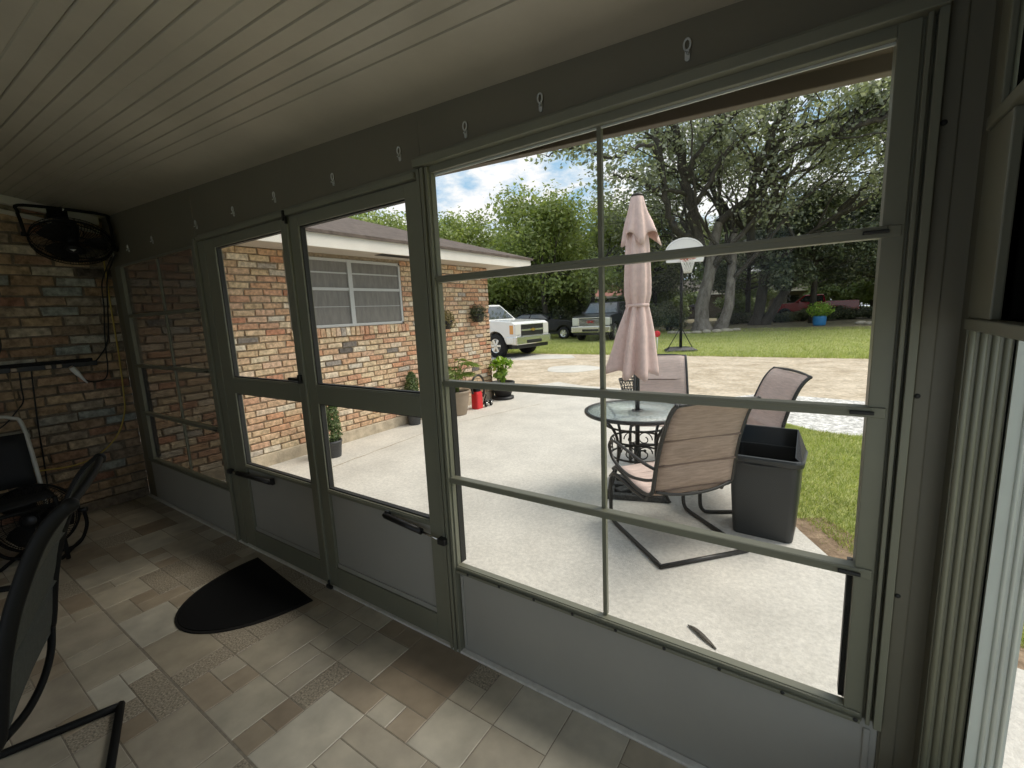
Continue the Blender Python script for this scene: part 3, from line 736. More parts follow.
# ---- sling chairs (porch and patio share the design)
PROF = [(-.085, 1.035), (-.045, 1.0), (.0, .93), (.058, .79), (.096, .66), (.116, .56), (.128, .49), (.145, .435), (.20, .398), (.30, .388), (.42, .398), (.56, .430), (.64, .435), (.69, .41)]
def make_chair(name, label, m_frame, m_sling, group, rail=.0135):
    t = thing(name, label, 'chair', (0, 0, 0), 0, group)
    # floor frame: U of flat tube with upright front posts curving back under the seat
    for s in (-1, 1):
        mb = MB()
        mb.tube(smooth([(s * .31, 0, .014), (s * .31, .30, .014), (s * .31, .60, .014)], 3) + smooth([(s * .31, .655, .020), (s * .31, .685, .07), (s * .31, .69, .22), (s * .31, .685, .33), (s * .305, .64, .385), (s * .30, .54, .385), (s * .295, .36, .365), (s * .285, .22, .362)], 5), .0145, 8)
        mb.build('floor_rail', m_frame, t)
    mb = MB(); mb.tube([(-.318, 0, .014), (.318, 0, .014)], .0145, 8); mb.build('rear_crossbar', m_frame, t)
    mb = MB(); mb.tube([(-.295, .24, .366), (.295, .24, .366)], .011, 8); mb.tube([(-.302, .50, .384), (.302, .50, .384)], .011, 8)
    mb.tube(smooth([(-.275, .13, .44), (-.15, .115, .415), (0, .11, .405), (.15, .115, .415), (.275, .13, .44)], 5), .011, 8); mb.build('seat_brace', m_frame, t)
    prof = smooth([(0, a, b) for a, b in PROF], 5)
    for s in (-1, 1):
        mb = MB(); mb.tube([(s * (.272 + .016 * min(1, max(0, (1.0 - p.z) / .5))), p.y, p.z) for p in prof], rail, 8); mb.ball((s * .272, PROF[0][0], PROF[0][1]), rail * 1.08)
        mb.build('side_rail', m_frame, t)
        mb = MB()
        mb.tube(smooth([(s * .288, .10, .60), (s * .315, .20, .615), (s * .325, .45, .645), (s * .325, .60, .652), (s * .322, .675, .615), (s * .315, .675, .545), (s * .310, .60, .485), (s * .305, .42, .455), (s * .295, .24, .485), (s * .288, .135, .52)], 6), .0125, 8, flat=.8)
        mb.build('arm', m_frame, t)
    mb = MB(); mb.tube(smooth([(-.272, -.085, 1.035), (-.14, -.098, 1.045), (0, -.102, 1.048), (.14, -.098, 1.045), (.272, -.085, 1.035)], 4), .011, 8)
    mb.build('top_rail', m_frame, t)
    # padded sling: puffed between cross seams
    mb = MB(); N = len(prof); W = 8; vs = []
    L = [0.0]
    for i in range(1, N): L.append(L[-1] + (prof[i] - prof[i - 1]).length)
    seams = [0, .30, .47, .64, .84, 1.03, L[-1]]
    for i, p in enumerate(prof):
        a = prof[max(0, i - 1)]; b = prof[min(N - 1, i + 1)]; tg = (b - a).normalized(); nrm = Vector((0, -tg.z, tg.y))
        l = L[i]; k = max(j for j in range(len(seams) - 1) if seams[j] <= l + 1e-6); u = (l - seams[k]) / (seams[k + 1] - seams[k])
        puff = .020 * math.sin(PI * min(1, max(0, u))) ** .5
        hw = .262 + .016 * min(1, max(0, (1.0 - p.z) / .5))
        for j in range(W + 1):
            x = -1 + 2 * j / W; sag = .014 * (1 - x * x)
            q = p - nrm * (puff * (1 - x ** 4) - sag * .6); vs.append((x * hw, q.y, q.z))
    mb.add(vs, [(i * (W + 1) + j, i * (W + 1) + j + 1, (i + 1) * (W + 1) + j + 1, (i + 1) * (W + 1) + j) for i in range(N - 1) for j in range(W)], 0, True)
    for sm_ in seams[1:-1]:
        i = min(range(N), key=lambda q: abs(L[q] - sm_)); p = prof[i]; hw = .262 + .016 * min(1, max(0, (1.0 - p.z) / .5))
        a = prof[max(0, i - 1)]; b = prof[min(N - 1, i + 1)]; tg = (b - a).normalized(); nrm = Vector((0, -tg.z, tg.y))
        mb.tube([(x * hw, (p - nrm * (-.014 * (1 - x * x) * .6 + .007)).y, (p - nrm * (-.014 * (1 - x * x) * .6 + .007)).z) for x in [-1 + 2 * j / W for j in range(W + 1)]], .0035, 5, mi=1)
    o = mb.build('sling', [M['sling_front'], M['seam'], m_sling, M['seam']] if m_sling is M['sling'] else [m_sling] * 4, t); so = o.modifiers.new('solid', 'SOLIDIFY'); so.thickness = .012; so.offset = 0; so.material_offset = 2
    return t
pc = make_chair('sling_chair', 'black framed sling chair with grey mesh at the left edge inside the porch', M['blackmetal'], M['slingdark'], None, .019)
pc.location = (3.165, -1.07, 0); pc.rotation_euler = (0, 0, R(160))

# white-tube chair with a black back, at the brick wall
wc = thing('tube_chair', 'chair with a rounded off-white tube frame and black mesh back against the brick wall', 'chair', (.60, -1.0, 0))
mb = MB(); mb.tube(smooth([(.62, -.735, 0.012), (.60, -.735, .44), (.50, -.745, .86), (.49, -.79, .93), (.485, -.87, .95), (.485, -1.08, .95), (.49, -1.18, .93), (.50, -1.22, .86), (.60, -1.23, .44), (.62, -1.23, .012)], 6), .0125, 10); mb.build('back_frame', M['tubewhite'], wc, world=True)
mb = MB()
for y in (-.745, -1.22): mb.tube(smooth([(.58, y, .44), (.80, y, .45), (1.0, y, .44), (1.04, y, .40), (1.05, y, .012)], 5), .0125, 10)
mb.tube([(1.04, -.745, .40), (1.04, -1.22, .40)], .0125, 10); mb.build('seat_frame', M['blackmetal'], wc, world=True)
mb = MB(); mb.tube([(.60, -.728, .40), (.60, -.700, .40)], .014, 10); mb.build('pivot_bolt', M['chrome'], wc, world=True)
def sheet(mb, rows, mi=0):
    n = len(rows[0]); vs = [p for r in rows for p in r]
    mb.add(vs, [(i * n + j, i * n + j + 1, (i + 1) * n + j + 1, (i + 1) * n + j) for i in range(len(rows) - 1) for j in range(n - 1)], mi, True)
mb = MB(); sheet(mb, [[(.60 - .10 * (z - .44) / .42 - .02 * math.sin(PI * k / 8), -.75 - .46 * k / 8, z) for k in range(9)] for z in (.46, .55, .64, .73, .815)]); o = mb.build('back_mesh', M['meshblack'], wc, world=True); o.modifiers.new('solid', 'SOLIDIFY').thickness = .008
mb = MB(); sheet(mb, [[(x, -.75 - .46 * k / 8, .458 - .015 * math.sin(PI * k / 8)) for k in range(9)] for x in (.585, .7, .85, 1.03)]); o = mb.build('seat_mesh', M['meshblack'], wc, world=True); o.modifiers.new('solid', 'SOLIDIFY').thickness = .012

# power strip with tan plugs, white plug adapter and the cords
ps = thing('power_strip', 'long black power strip screwed to the interior brick wall', 'power strip', (XL + .03, -.62, 1.235))
mb = MB(); vs = []
def onwall(y): return 1.262 - .035 * (y + .21) * -1 * 0 + (1.255 + (-.21 - y) * .042)* 0 + 1.0 * 0
mb.box(XL + .012, XL + .052, -1.22, -.205, 1.222, 1.262); mb.build('housing', M['black'], ps, bevel=.004, world=True)
mb = MB(); mb.box(XL + .012, XL + .05, -1.22, -.23, 1.264, 1.285); mb.build('top_cover', M['blackmetal'], ps, bevel=.003, world=True)
for y in (-.685, -.50, -.44):
    mb = MB(); mb.obox((XL + .064, y, 1.243), (.03, .03, .026)); o = mb.build('power_plug', M['plugtan'], bevel=.004)
    tag(o, {-.685: 'tan plug in the black power strip, nearest the left picture edge', -.50: 'tan plug in the middle of the black power strip', -.44: 'tan plug just left of the white adapter on the power strip'}[y], 'plug', 'tan plugs in the power strip')
ad = thing('plug_adapter', 'tapered white plug adapter dangling from the right end of the black power strip', 'plug', (XL + .05, -.34, 1.1))
ax = Vector((.02, .075, -.14)).normalized(); p0 = Vector((XL + .075, -.372, 1.222))
mb = MB(); mb.lathe([(0, 0), (.016, 0), (.019, .012), (.019, .05), (.013, .09), (.008, .125), (.004, .155), (0, .157)], 14, p0, 0, ax); mb.build('body', M['white'], ad, world=True)
mb = MB(); mb.lathe([(0, -.012), (.013, -.012), (.015, 0), (.0, .0)], 12, p0, 0, ax); mb.build('collar', M['plugtan'], ad, world=True)
def cord(name, label, pts, r, m, parent=None):
    mb = MB(); mb.tube(smooth(pts, 8), r, 6)
    if parent is not None: return mb.build(name, m, parent, world=True)
    o = mb.build(name, m); return tag(o, label, 'cord')
xw = XL + .022
cord('power_cord', 'black cord falling from the wall fan to the power strip end', [(ra.x - .03, -.03, 2.10), (xw + .06, -.045, 1.95), (xw, -.06, 1.75), (xw, -.09, 1.50), (xw, -.12, 1.38), (xw, -.17, 1.30), (xw + .01, -.21, 1.255)], .0055, M['cordblack'], wfan)
cord('power_cord', 'black cord from the fan, looping below the power strip', [(ra.x - .02, -.06, 2.08), (xw + .05, -.085, 1.90), (xw, -.09, 1.70), (xw, -.115, 1.50), (xw, -.13, 1.32), (xw, -.14, 1.18), (xw, -.17, 1.10), (xw, -.25, 1.085), (xw, -.32, 1.14), (xw + .02, -.345, 1.215)], .005, M['cordblack'], wfan)
cord('extension_cord', 'yellow extension cord hanging down the brick wall beside the screen', [(xw, -.035, 2.10), (xw, -.045, 1.7), (xw, -.05, 1.30), (xw, -.065, .95), (xw, -.085, .78), (xw, -.16, .60), (xw, -.30, .47), (xw, -.45, .425), (xw + .02, -.62, .44), (xw + .03, -.80, .47)], .006, M['yellow'])
cord('power_cord', 'black cord dropping from the power strip straight to the floor', [(xw + .01, -.59, 1.225), (xw, -.60, 1.05), (xw, -.615, .8), (xw, -.625, .5), (xw + .01, -.64, .25), (xw + .03, -.66, .02)], .005, M['cordblack'], ps)
cord('power_cord', 'tan cord curving down from the left plug of the power strip', [(XL + .075, -.70, 1.235), (xw + .02, -.71, 1.18), (xw, -.705, 1.05), (xw, -.70, .9), (xw + .02, -.71, .6)], .005, M['cordbrown'], ps)
cord('power_cord', 'black cord slanting away to the left below the power strip', [(xw + .01, -.655, 1.22), (xw, -.66, 1.10), (xw, -.665, 1.0), (xw, -.71, .93), (xw, -.80, .83), (xw, -.95, .75)], .0045, M['cordblack'], ps)
cord('power_cord', 'black cord bowing out of the left picture edge above the power strip', [(xw, -.86, 1.60), (xw, -.74, 1.56), (xw, -.715, 1.47), (xw, -.73, 1.38), (xw + .01, -.80, 1.29)], .0055, M['cordblack'], ps)
# ================================================================== OUTSIDE: GROUND
def poly_ground(name, pts, z, m, thick=.12):
    mb = MB(); mb.prism(pts, lambda a, b, t: (a, b, z - thick * (1 - t))); o = mb.build(name, m, recenter=False); return tag(o, kind='structure')
# lawn everywhere beyond, with gentle texture
poly_ground('lawn', [(-70, 13.2), (70, 13.2), (70, 95), (-70, 95)], G - .012, M['lawn'])
edge = []
rr = random.Random(4)
def wob(a, b, n, amp): return [(a[0] + (b[0] - a[0]) * k / n + rr.uniform(-amp, amp), a[1] + (b[1] - a[1]) * k / n + rr.uniform(-amp, amp)) for k in range(n + 1)]
poly_ground('driveway', wob((-32, 5.0), (32, 5.0), 6, 0) + wob((32, 13.6), (-32, 13.6), 50, .09), G - .008, M['gravel'])
poly_ground('side_lawn', wob((4.4, 5.9), (5.0, 5.25), 5, .07) + wob((5.3, 5.12), (14, 4.6), 10, .08) + [(14, -6), (5.6, -6), (5.6, .9), (4.3, 2.5)], G - .004, M['lawn'])
poly_ground('gravel_border', wob((3.6, 6.6), (4.4, 5.75), 5, .05) + wob((5.0, 5.15), (14, 4.3), 10, .05) + wob((14, 6.4), (6.2, 7.2), 10, .12) + [(4.4, 7.6)], G - .006, M['gravel_white'])
mb = MB(); slab = [(0, .045), (0, 7.05), (.3, 7.55), (1.05, 7.25), (2.4, 7.2), (3.6, 6.7), (4.35, 5.6), (4.55, 4.0), (4.72, 3.0), (5.08, 2.18), (5.23, 1.91), (5.47, 1.50), (5.85, 1.24), (7.0, 1.1), (7.0, -6), (5.52, -6), (5.52, .045)]
poly_ground('patio_slab', slab, G, M['concrete'], .14)
poly_ground('drive_patch', [(-.45 + .75 * math.cos(t) * (1 + .12 * math.sin(3 * t)), 9.75 + .75 * math.sin(t)) for t in [2 * PI * k / 26 for k in range(26)]], G - .002, M['concrete'], .05)
poly_ground('drive_apron', [(-9, 11.3), (-3.2, 11.4), (-1.6, 12.3), (-2.2, 13.2), (-9, 13.3)], G - .003, M['concrete'], .05)
poly_ground('mulch_strip', [(4.95, 2.32), (5.02, 2.17), (5.18, 1.88), (5.42, 1.47), (5.82, 1.18), (6.6, 1.06), (6.6, 1.34), (5.95, 1.45), (5.70, 1.70), (5.52, 1.98), (5.40, 2.25), (5.22, 2.5)], G - .001, M['dirt'], .05)
poly_ground('tree_litter', [(-12, 27), (-4, 26.3), (3, 26.4), (12, 29), (20, 33), (20, 52), (-20, 52), (-14, 30)], G - .006, M['leaflitter'], .05)
# crack line along the patio
mb = MB()
pts = wob((.75, 1.25), (.60, 3.6), 14, .012) + wob((.70, 3.7), (1.15, 5.3), 8, .02)
for a, b in zip(pts[:-1], pts[1:]):
    w = rr.uniform(.004, .012); mb.add([(a[0] - w, a[1], G + .001), (a[0] + w, a[1], G + .001), (b[0] + w, b[1], G + .001), (b[0] - w, b[1], G + .001)], [(0, 1, 2, 3)])
o = mb.build('patio_crack', mat('sandy_crack', (.36, .31, .23), .95, var=.3, scale=20), recenter=False); tag(o, kind='structure')

# grass blades: near patch beside the patio and a sparse band along the far lawn edge
def blades(name, pts, h, rng, label):
    n = len(pts); a = rng.random(n) * 2 * PI; w = .0035 * (.7 + .8 * rng.random(n)) * (h / .05)
    hh = h * (.5 + rng.random(n)); lean = rng.normal(size=(n, 2)) * (hh * .55)[:, None]
    dx, dy = np.cos(a) * w, np.sin(a) * w
    z = np.full(n, G - .006)
    v = np.stack([np.stack([pts[:, 0] - dx, pts[:, 1] - dy, z], 1), np.stack([pts[:, 0] + dx, pts[:, 1] + dy, z], 1),
                  np.stack([pts[:, 0] + lean[:, 0], pts[:, 1] + lean[:, 1], z + hh], 1)], 1).reshape(-1, 3)
    me = bpy.data.meshes.new(name); me.vertices.add(3 * n); me.vertices.foreach_set('co', v.astype(np.float32).ravel())
    me.loops.add(3 * n); me.loops.foreach_set('vertex_index', np.arange(3 * n, dtype=np.int32))
    me.polygons.add(n); me.polygons.foreach_set('loop_start', np.arange(0, 3 * n, 3, dtype=np.int32)); me.polygons.foreach_set('loop_total', np.full(n, 3, dtype=np.int32))
    me.materials.append(M['blade']); me.update(calc_edges=True)
    o = bpy.data.objects.new(name, me); COL.objects.link(o); tag(o, label, 'grass', None, 'stuff'); return o
rg = np.random.default_rng(9)
def inside(p, poly):
    x, y = p[:, 0], p[:, 1]; r = np.zeros(len(p), bool); j = len(poly) - 1
    for i in range(len(poly)):
        xi, yi = poly[i]; xj, yj = poly[j]
        r ^= ((yi > y) != (yj > y)) & (x < (xj - xi) * (y - yi) / (yj - yi + 1e-12) + xi); j = i
    return r
P = np.stack([rg.uniform(4.3, 8.5, 150000), rg.uniform(1.0, 5.9, 150000)], 1)
near_poly = [(4.66, 3.3), (4.5, 5.6), (5.0, 5.2), (5.3, 5.1), (8.5, 4.9), (8.5, 1.30), (5.95, 1.38), (5.66, 1.55), (5.36, 1.98), (5.20, 2.25), (4.95, 2.55)]
keep = inside(P, near_poly); P = P[keep]
dens = rg.random(len(P)) < .95; blades('grass', P[dens], .038, rg, 'short green grass growing beside the patio and the bin')
P = np.stack([rg.uniform(4.9, 6.6, 7000), rg.uniform(1.2, 3.2, 7000)], 1); keep = inside(P, [(5.02, 2.4), (5.2, 2.05), (5.6, 1.45), (6.5, 1.2), (6.5, 1.4), (5.8, 1.7), (5.45, 2.4)]) & (rg.random(7000) < .35)
blades('grass', P[keep], .03, rg, 'sparse grass tufts in the brown strip along the patio edge')
nb = 130000; yy = 13.45 + 16 * rg.random(nb) ** 1.6; xx = -11 + 24 * rg.random(nb)
blades('grass', np.stack([xx, yy], 1), .07, rg, 'mown green lawn grass beyond the gravel driveway')

# ================================================================== OUTSIDE: BRICK HOUSE WING
hw = thing('house_wing', 'brick house wing with white eaves and grey window beside the patio', 'house', (-2, 2.9, G))
mb = MB()
def PW(u, z, d): return (d, u, z)                        # u runs along +y on the plane x = 0
WY0, WY1, WZ0, WZ1 = 1.60, 3.335, 1.415, 2.275
bricks(mb, PW, 5.45, 2.30, .05, skip=[(WY0 - .01, WY1 + .01, WZ0 - .115, WZ1)], rng=rng)
y = WY0 - .02
while y < WY1 + .02:                                     # soldier course sill
    one_brick(mb, PW, y, y + .062, WZ0 - .115, WZ0 - .008, .035, rng); y += .0735
def PN(u, z, d): return (-u, 5.45 + d, z)                # north end wall
bricks(mb, PN, 3.0, 2.30, .05, rng=rng)
mb.box(-.08, -.003, .05, WY0, 0, 2.36, 1); mb.box(-.08, -.003, WY1, 5.447, 0, 2.36, 1); mb.box(-.08, -.003, WY0, WY1, 0, WZ0 - .005, 1); mb.box(-.08, -.003, WY0, WY1, WZ1, 2.36, 1)
mb.box(-8, -.003, 5.36, 5.447, 0, 2.36, 1)
mb.build('brick_wall', [M['brick'], M['mortar']], hw, world=True)
mb = MB(); mb.box(-.1, .022, .05, 5.47, G - .1, .045); mb.box(-8, .022, 5.40, 5.47, G - .1, .045); mb.build('footing', M['footing'], hw, bevel=.012, world=True)
wn = MB(); fw_ = .035
wn.box(-.035, .012, WY0, WY0 + fw_, WZ0, WZ1); wn.box(-.035, .012, WY1 - fw_, WY1, WZ0, WZ1); wn.box(-.035, .012, WY0, WY1, WZ0, WZ0 + fw_); wn.box(-.035, .012, WY0, WY1, WZ1 - fw_, WZ1)
ym = (WY0 + WY1) / 2; wn.box(-.035, .014, ym - .032, ym + .032, WZ0, WZ1)
win = wn.build('window', M['winframe'], hw, bevel=.004, world=True)
for (a, b) in ((WY0 + fw_, ym - .032), (ym + .032, WY1 - fw_)):
    mb = MB(); mb.box(-.034, -.010, a, b, WZ0 + fw_, WZ1 - fw_); p_ = mb.build('pane', M['winscreen'], win, world=True)
    mb = MB(); zm = WZ0 + .48; mb.box(-.02, .006, a, b, zm - .018, zm + .018); mb.box(-.02, -.002, a, b, WZ0 + .675, WZ0 + .692); mb.box(-.012, -.006, a, b, WZ0 + .255, WZ0 + .262); mb.build('sash_bar', M['winframe'], win, world=True)
# hip roof
ex, ey, ez = .60, 6.05, 2.44; rx, ry, rz_ = -4.0, 1.45, 3.97; exl = -8.6
mb = MB(); th = .035
def roofquad(p):
    lo = [Vector(q) for q in p]; hi = [q + Vector((0, 0, th)) for q in lo]; n = len(p)
    mb.add(lo + hi, [tuple(range(n))[::-1], tuple(range(n, 2 * n))] + [(k, (k + 1) % n, n + (k + 1) % n, n + k) for k in range(n)])
o_ = .03
roofquad([(ex + o_, .56, ez), (ex + o_, ey + o_, ez), (rx, ry, rz_), (rx, .56, rz_)])
roofquad([(ex + o_, ey + o_, ez), (exl, ey + o_, ez), (rx, ry, rz_)])
roofquad([(exl, ey + o_, ez), (exl, .56, ez), (rx, .56, rz_), (rx, ry, rz_)])
mb.build('roof', M['shingle'], hw, world=True)
mb = MB(); mb.box(ex - .025, ex, .55, ey, ez - .145, ez + .005); mb.box(exl, ex, ey - .025, ey, ez - .145, ez + .005); mb.build('fascia', M['fascia'], hw, bevel=.004, world=True)
mb = MB(); mb.box(-.1, ex - .02, .55, ey - .02, ez - .115, ez - .10); mb.box(exl, -.1, 5.3, ey - .02, ez - .115, ez - .10); mb.build('soffit', M['soffit'], hw, world=True)
mb = MB(); mb.box(.25, .45, 2.7, 3.3, ez - .122, ez - .1152); mb.build('soffit_vent', M['trackdark'], hw, world=True)

# ---- wall baskets
def foliage_pts(n, c, r, rng, shell=.5):
    d = rng.normal(size=(n, 3)); d /= np.linalg.norm(d, axis=1, keepdims=True)
    rad = (shell + (1 - shell) * rng.random((n, 1)))
    return np.array(c) + d * np.array(r) * rad, d
def wall_basket(y, z, label, m_leaf):
    t = thing('hanging_planter', label, 'planter', (.12, y, z - .14), 0, 'planters on the brick wing')
    mb = MB(); mb.lathe([(0, 0), (.065, 0), (.09, .02), (.105, .12), (.115, .125), (.115, .14), (.098, .14), (.095, .10), (0, .10)], 18); mb.build('pot', M['potblack'], t)
    mb = MB(); mb.tube(smooth([(-.115, 0, .24), (-.10, 0, .30), (-.03, 0, .31), (-.0, 0, .26)], 4), .004, 6); mb.tube([(-.115, 0, .10), (-.115, 0, .26)], .006, 6); mb.tube([(-.115, 0, .12), (-.10, 0, .12)], .01, 6); mb.build('bracket', M['blackmetal'], t)
    p, n = foliage_pts(420, (0, 0, .19), (.15, .17, .12), rng)
    p2, n2 = foliage_pts(160, (.02, 0, .09), (.15, .19, .10), rng, .8)
    leaf_mesh('foliage', np.concatenate([p, p2]), np.concatenate([n, n2]), .05, m_leaf, t, rng, .28, droop=.7)
wall_basket(4.97, 1.50, 'black planter with dull green spiky plant hung on the brick nearest the wing corner', M['leaf_hedge'])
wall_basket(4.13, 1.42, 'black wall planter with dry yellowish plant hung nearer the porch', M['leaf_dry'])

# ---- slim boxwood shrubs in grey pots
def slim_shrub(x, y, h, label):
    t = thing('potted_shrub', label, 'plant', (x, y, G), 0, 'slim shrubs by the brick wall')
    mb = MB(); mb.lathe([(0, 0), (.085, 0), (.088, .01), (.105, .17), (.112, .175), (.112, .20), (.100, .20), (.098, .17), (0, .17)], 20); mb.build('pot', M['potgrey'], t)
    mb = MB(); mb.lathe([(0, .178), (.097, .172)], 16); mb.build('soil', M['soil'], t)
    mb = MB(); mb.tube([(0, 0, .16), (.005, 0, h * .95)], .008, 6); mb.build('stem', M['barkdark'], t)
    n = int(2600 * h); zz = .2 + (h - .2) * rng.random(n); a = rng.random(n) * 2 * PI
    prof = np.interp((zz - .2) / (h - .2), [0, .08, .5, .85, 1], [.07, .115, .11, .085, .02]); rad = prof * np.sqrt(.35 + .65 * rng.random(n)) * (1 + .12 * np.sin(a * 3 + zz * 17))
    p = np.stack([rad * np.cos(a), rad * np.sin(a), zz], 1); nn = np.stack([np.cos(a), np.sin(a), .5 * np.ones(n)], 1)
    leaf_mesh('foliage', p, nn, .034, M['leaf_box'], t, rng, .6)
slim_shrub(.40, 1.70, .80, 'slim clipped shrub in a grey pot seen through the right-hand porch door')
slim_shrub(.135, 3.27, .80, 'slim shrub in a grey pot by the brick wall, second from the porch')

# ---- large beige planter with a fan palm
t = thing('potted_palm', 'large beige pot with a small leafy palm against the brick wall', 'plant', (.32, 4.06, G))
mb = MB(); mb.lathe([(0, 0), (.13, 0), (.14, .01), (.19, .30), (.205, .36), (.215, .365), (.215, .395), (.195, .395), (.19, .36), (0, .36)], 28); mb.build('pot', M['pottan'], t)
mb = MB(); mb.lathe([(0, .372), (.19, .364)], 18); mb.build('soil', M['soil'], t)
pts = []; nr = []
for k in range(17):
    a = 2 * PI * k / 8.5 + rng.uniform(-.2, .2); L = rng.uniform(.30, .52); h = rng.uniform(.25, .52); w = rng.uniform(.45, 1)
    e = Vector((math.cos(a) * L * .6 * w, math.sin(a) * L * .6 * w, .38 + h))
    mb = MB(); mb.tube(smooth([(math.cos(a) * .02, math.sin(a) * .02, .36), (e.x * .45, e.y * .45, .38 + h * .65), tuple(e)], 4), .006, 6)
    fr = []
    for s in range(13):
        b = a + R(-75 + 150 * s / 12); l = .21 * (1 - .35 * abs(s - 6) / 6)
        tip = e + Vector((math.cos(b) * l, math.sin(b) * l, -.05 + rng.uniform(-.02, .04))); sd_ = Vector((-math.sin(b), math.cos(b), 0)) * .019
        m_ = e * .45 + tip * .55 + Vector((0, 0, .018)); mb.add([e, m_ + sd_, tip, m_ - sd_], [(0, 1, 2, 3)], 1)
    mb.build('frond', [M['leaf_palm'], M['leaf_palm']], t)

# ---- lime green plant in a dark pot at the wing corner
t = thing('potted_plant', 'bright lime-green leafy plant in a dark pot at the brick corner', 'plant', (.24, 5.45, G)); t.scale = (1.15, 1.15, 1.12)
mb = MB(); mb.lathe([(0, .05), (.12, .05), (.13, .06), (.185, .20), (.20, .205), (.20, .29), (.185, .29), (.18, .25), (0, .25)], 24); mb.build('pot', M['potblack'], t)
mb = MB(); mb.lathe([(0, 0), (.17, 0), (.18, .012), (.175, .045), (.12, .05), (0, .05)], 24); mb.build('saucer', M['potblack'], t)
mb = MB(); mb.lathe([(0, .262), (.18, .255)], 18); mb.build('soil', M['soil'], t)
mb = MB()
for k in range(9):
    a = 2 * PI * k / 9; l = rng.uniform(.05, .13); mb.tube(smooth([(0.03 * math.cos(a), .03 * math.sin(a), .25), (l * .6 * math.cos(a), l * .6 * math.sin(a), .40), (l * math.cos(a), l * math.sin(a), .58)], 4), .006, 6)
mb.build('stem', M['leaf_lime'], t)
p, n = foliage_pts(110, (0, .0, .60), (.21, .24, .11), rng, .4); p2, n2 = foliage_pts(50, (-.02, -.02, .42), (.12, .12, .12), rng, .4)
n = n * .4 + np.array([0, 0, 1.0]); n2 = n2 + np.array([.5, -.5, .3])
leaf_mesh('foliage', np.concatenate([p, p2]), np.concatenate([n, n2]), .13, M['leaf_lime'], t, rng, .5, droop=.4)

# ---- small red machine with looped black hose beside the beige pot
t = thing('yard_machine', 'small red and black wheeled yard machine with looped black hose beside beige pot', 'machine', (.33, 4.55, G))
mb = MB(); mb.loft([[(a * s_, b * s_, z) for a, b in round_rect(.15, .17, .035)] for z, s_ in ((.0, .92), (.02, 1), (.26, .95), (.30, .8))], sm=False); mb.build('housing', M['red'], t)
mb = MB(); mb.loft([[(a * s_, b * s_, z) for a, b in round_rect(.15, .17, .05)] for z, s_ in ((.30, .82), (.36, .7), (.42, .35))]); mb.build('engine_cover', M['blackmetal'], t)
mb = MB(); mb.tube(smooth([(.03, -.14, .28), (.03, -.17, .42), (.03, -.08, .55), (.03, .06, .565), (.03, .16, .47), (.03, .17, .30), (.03, .13, .18)], 6), .018, 8); mb.build('hose_loop', M['black'], t)
for yy in (.16, .30):
    mb = MB(); mb.lathe([(0, -.018), (.05, -.018), (.058, -.010), (.058, .010), (.05, .018), (0, .018)], 16, (.07, yy, .058), 0, Vector((1, .3, 0))); w_ = mb.build('wheel', M['tyre'], t)
    mb = MB(); mb.lathe([(0, -.02), (.026, -.02), (.026, .02), (0, .02)], 12, (.072, yy, .058), 0, Vector((1, .3, 0))); mb.build('wheel_hub', M['chrome'], w_)
mb = MB(); mb.tube([(.06, .0, .06), (.06, .33, .06)], .01, 6); mb.tube([(.05, .1, .06), (.03, .22, .20), (.02, .12, .26)], .012, 6); mb.build('axle_frame', M['blackmetal'], t)
# ================================================================== PATIO FURNITURE
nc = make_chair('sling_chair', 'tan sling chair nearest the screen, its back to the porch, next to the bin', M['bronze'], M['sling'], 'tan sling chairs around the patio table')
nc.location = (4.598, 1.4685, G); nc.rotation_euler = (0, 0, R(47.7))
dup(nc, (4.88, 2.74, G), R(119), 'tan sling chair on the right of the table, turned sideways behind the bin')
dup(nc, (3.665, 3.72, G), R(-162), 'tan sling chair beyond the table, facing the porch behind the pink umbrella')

TC = (3.86, 2.37)
t = thing('patio_table', 'round patio table with pebbled glass top and scrolled dark metal legs', 'table', (TC[0], TC[1], G))
mb = MB(); mb.lathe([(.028, .712), (.430, .712), (.430, .720), (.028, .720), (.028, .712)], 56); mb.build('glass_top', M['tableglass'], t)
mb = MB(); mb.lathe([(.423, .700), (.446, .698), (.452, .706), (.452, .724), (.444, .729), (.425, .727), (.423, .720)], 56); mb.lathe([(.028, .706), (.05, .706), (.05, .725), (.028, .725), (.028, .706)], 24); mb.build('rim', M['bronze'], t)
for k in range(4):
    a = PI / 4 + k * PI / 2 + .3; c_, s_ = math.cos(a), math.sin(a)
    mb = MB(); mb.tube([(r * c_, r * s_, z) for r, z in [(p.x, p.z) for p in smooth([(.41, 0, .70), (.33, 0, .66), (.245, 0, .55), (.215, 0, .42), (.235, 0, .26), (.30, 0, .10), (.37, 0, .012)], 5)]], .0125, 8)
    mb.build('leg', M['bronze'], t)
mb = MB()
for r, z in ((.27, .60), (.222, .47), (.228, .33)): mb.tube([(r * math.cos(2 * PI * k / 40), r * math.sin(2 * PI * k / 40), z) for k in range(40)], .009, 7, closed=True)
mb.build('hoop_ring', M['bronze'], t)
for k in range(4):
    a0 = k * PI / 2 + .3
    for s in (-1, 1):
        sp = []
        for q in range(26):
            th = q / 25 * 3.4 * PI / 2 * 1.4; rr_ = .075 * (1 - q / 34)
            aa = a0 + s * (.25 + (rr_ * math.cos(th)) / .24); sp.append((.236 * math.cos(aa), .236 * math.sin(aa), .40 + rr_ * math.sin(th) * .95))
        mb = MB(); mb.tube(sp, .0055, 6); mb.build('scroll', M['bronze'], t)

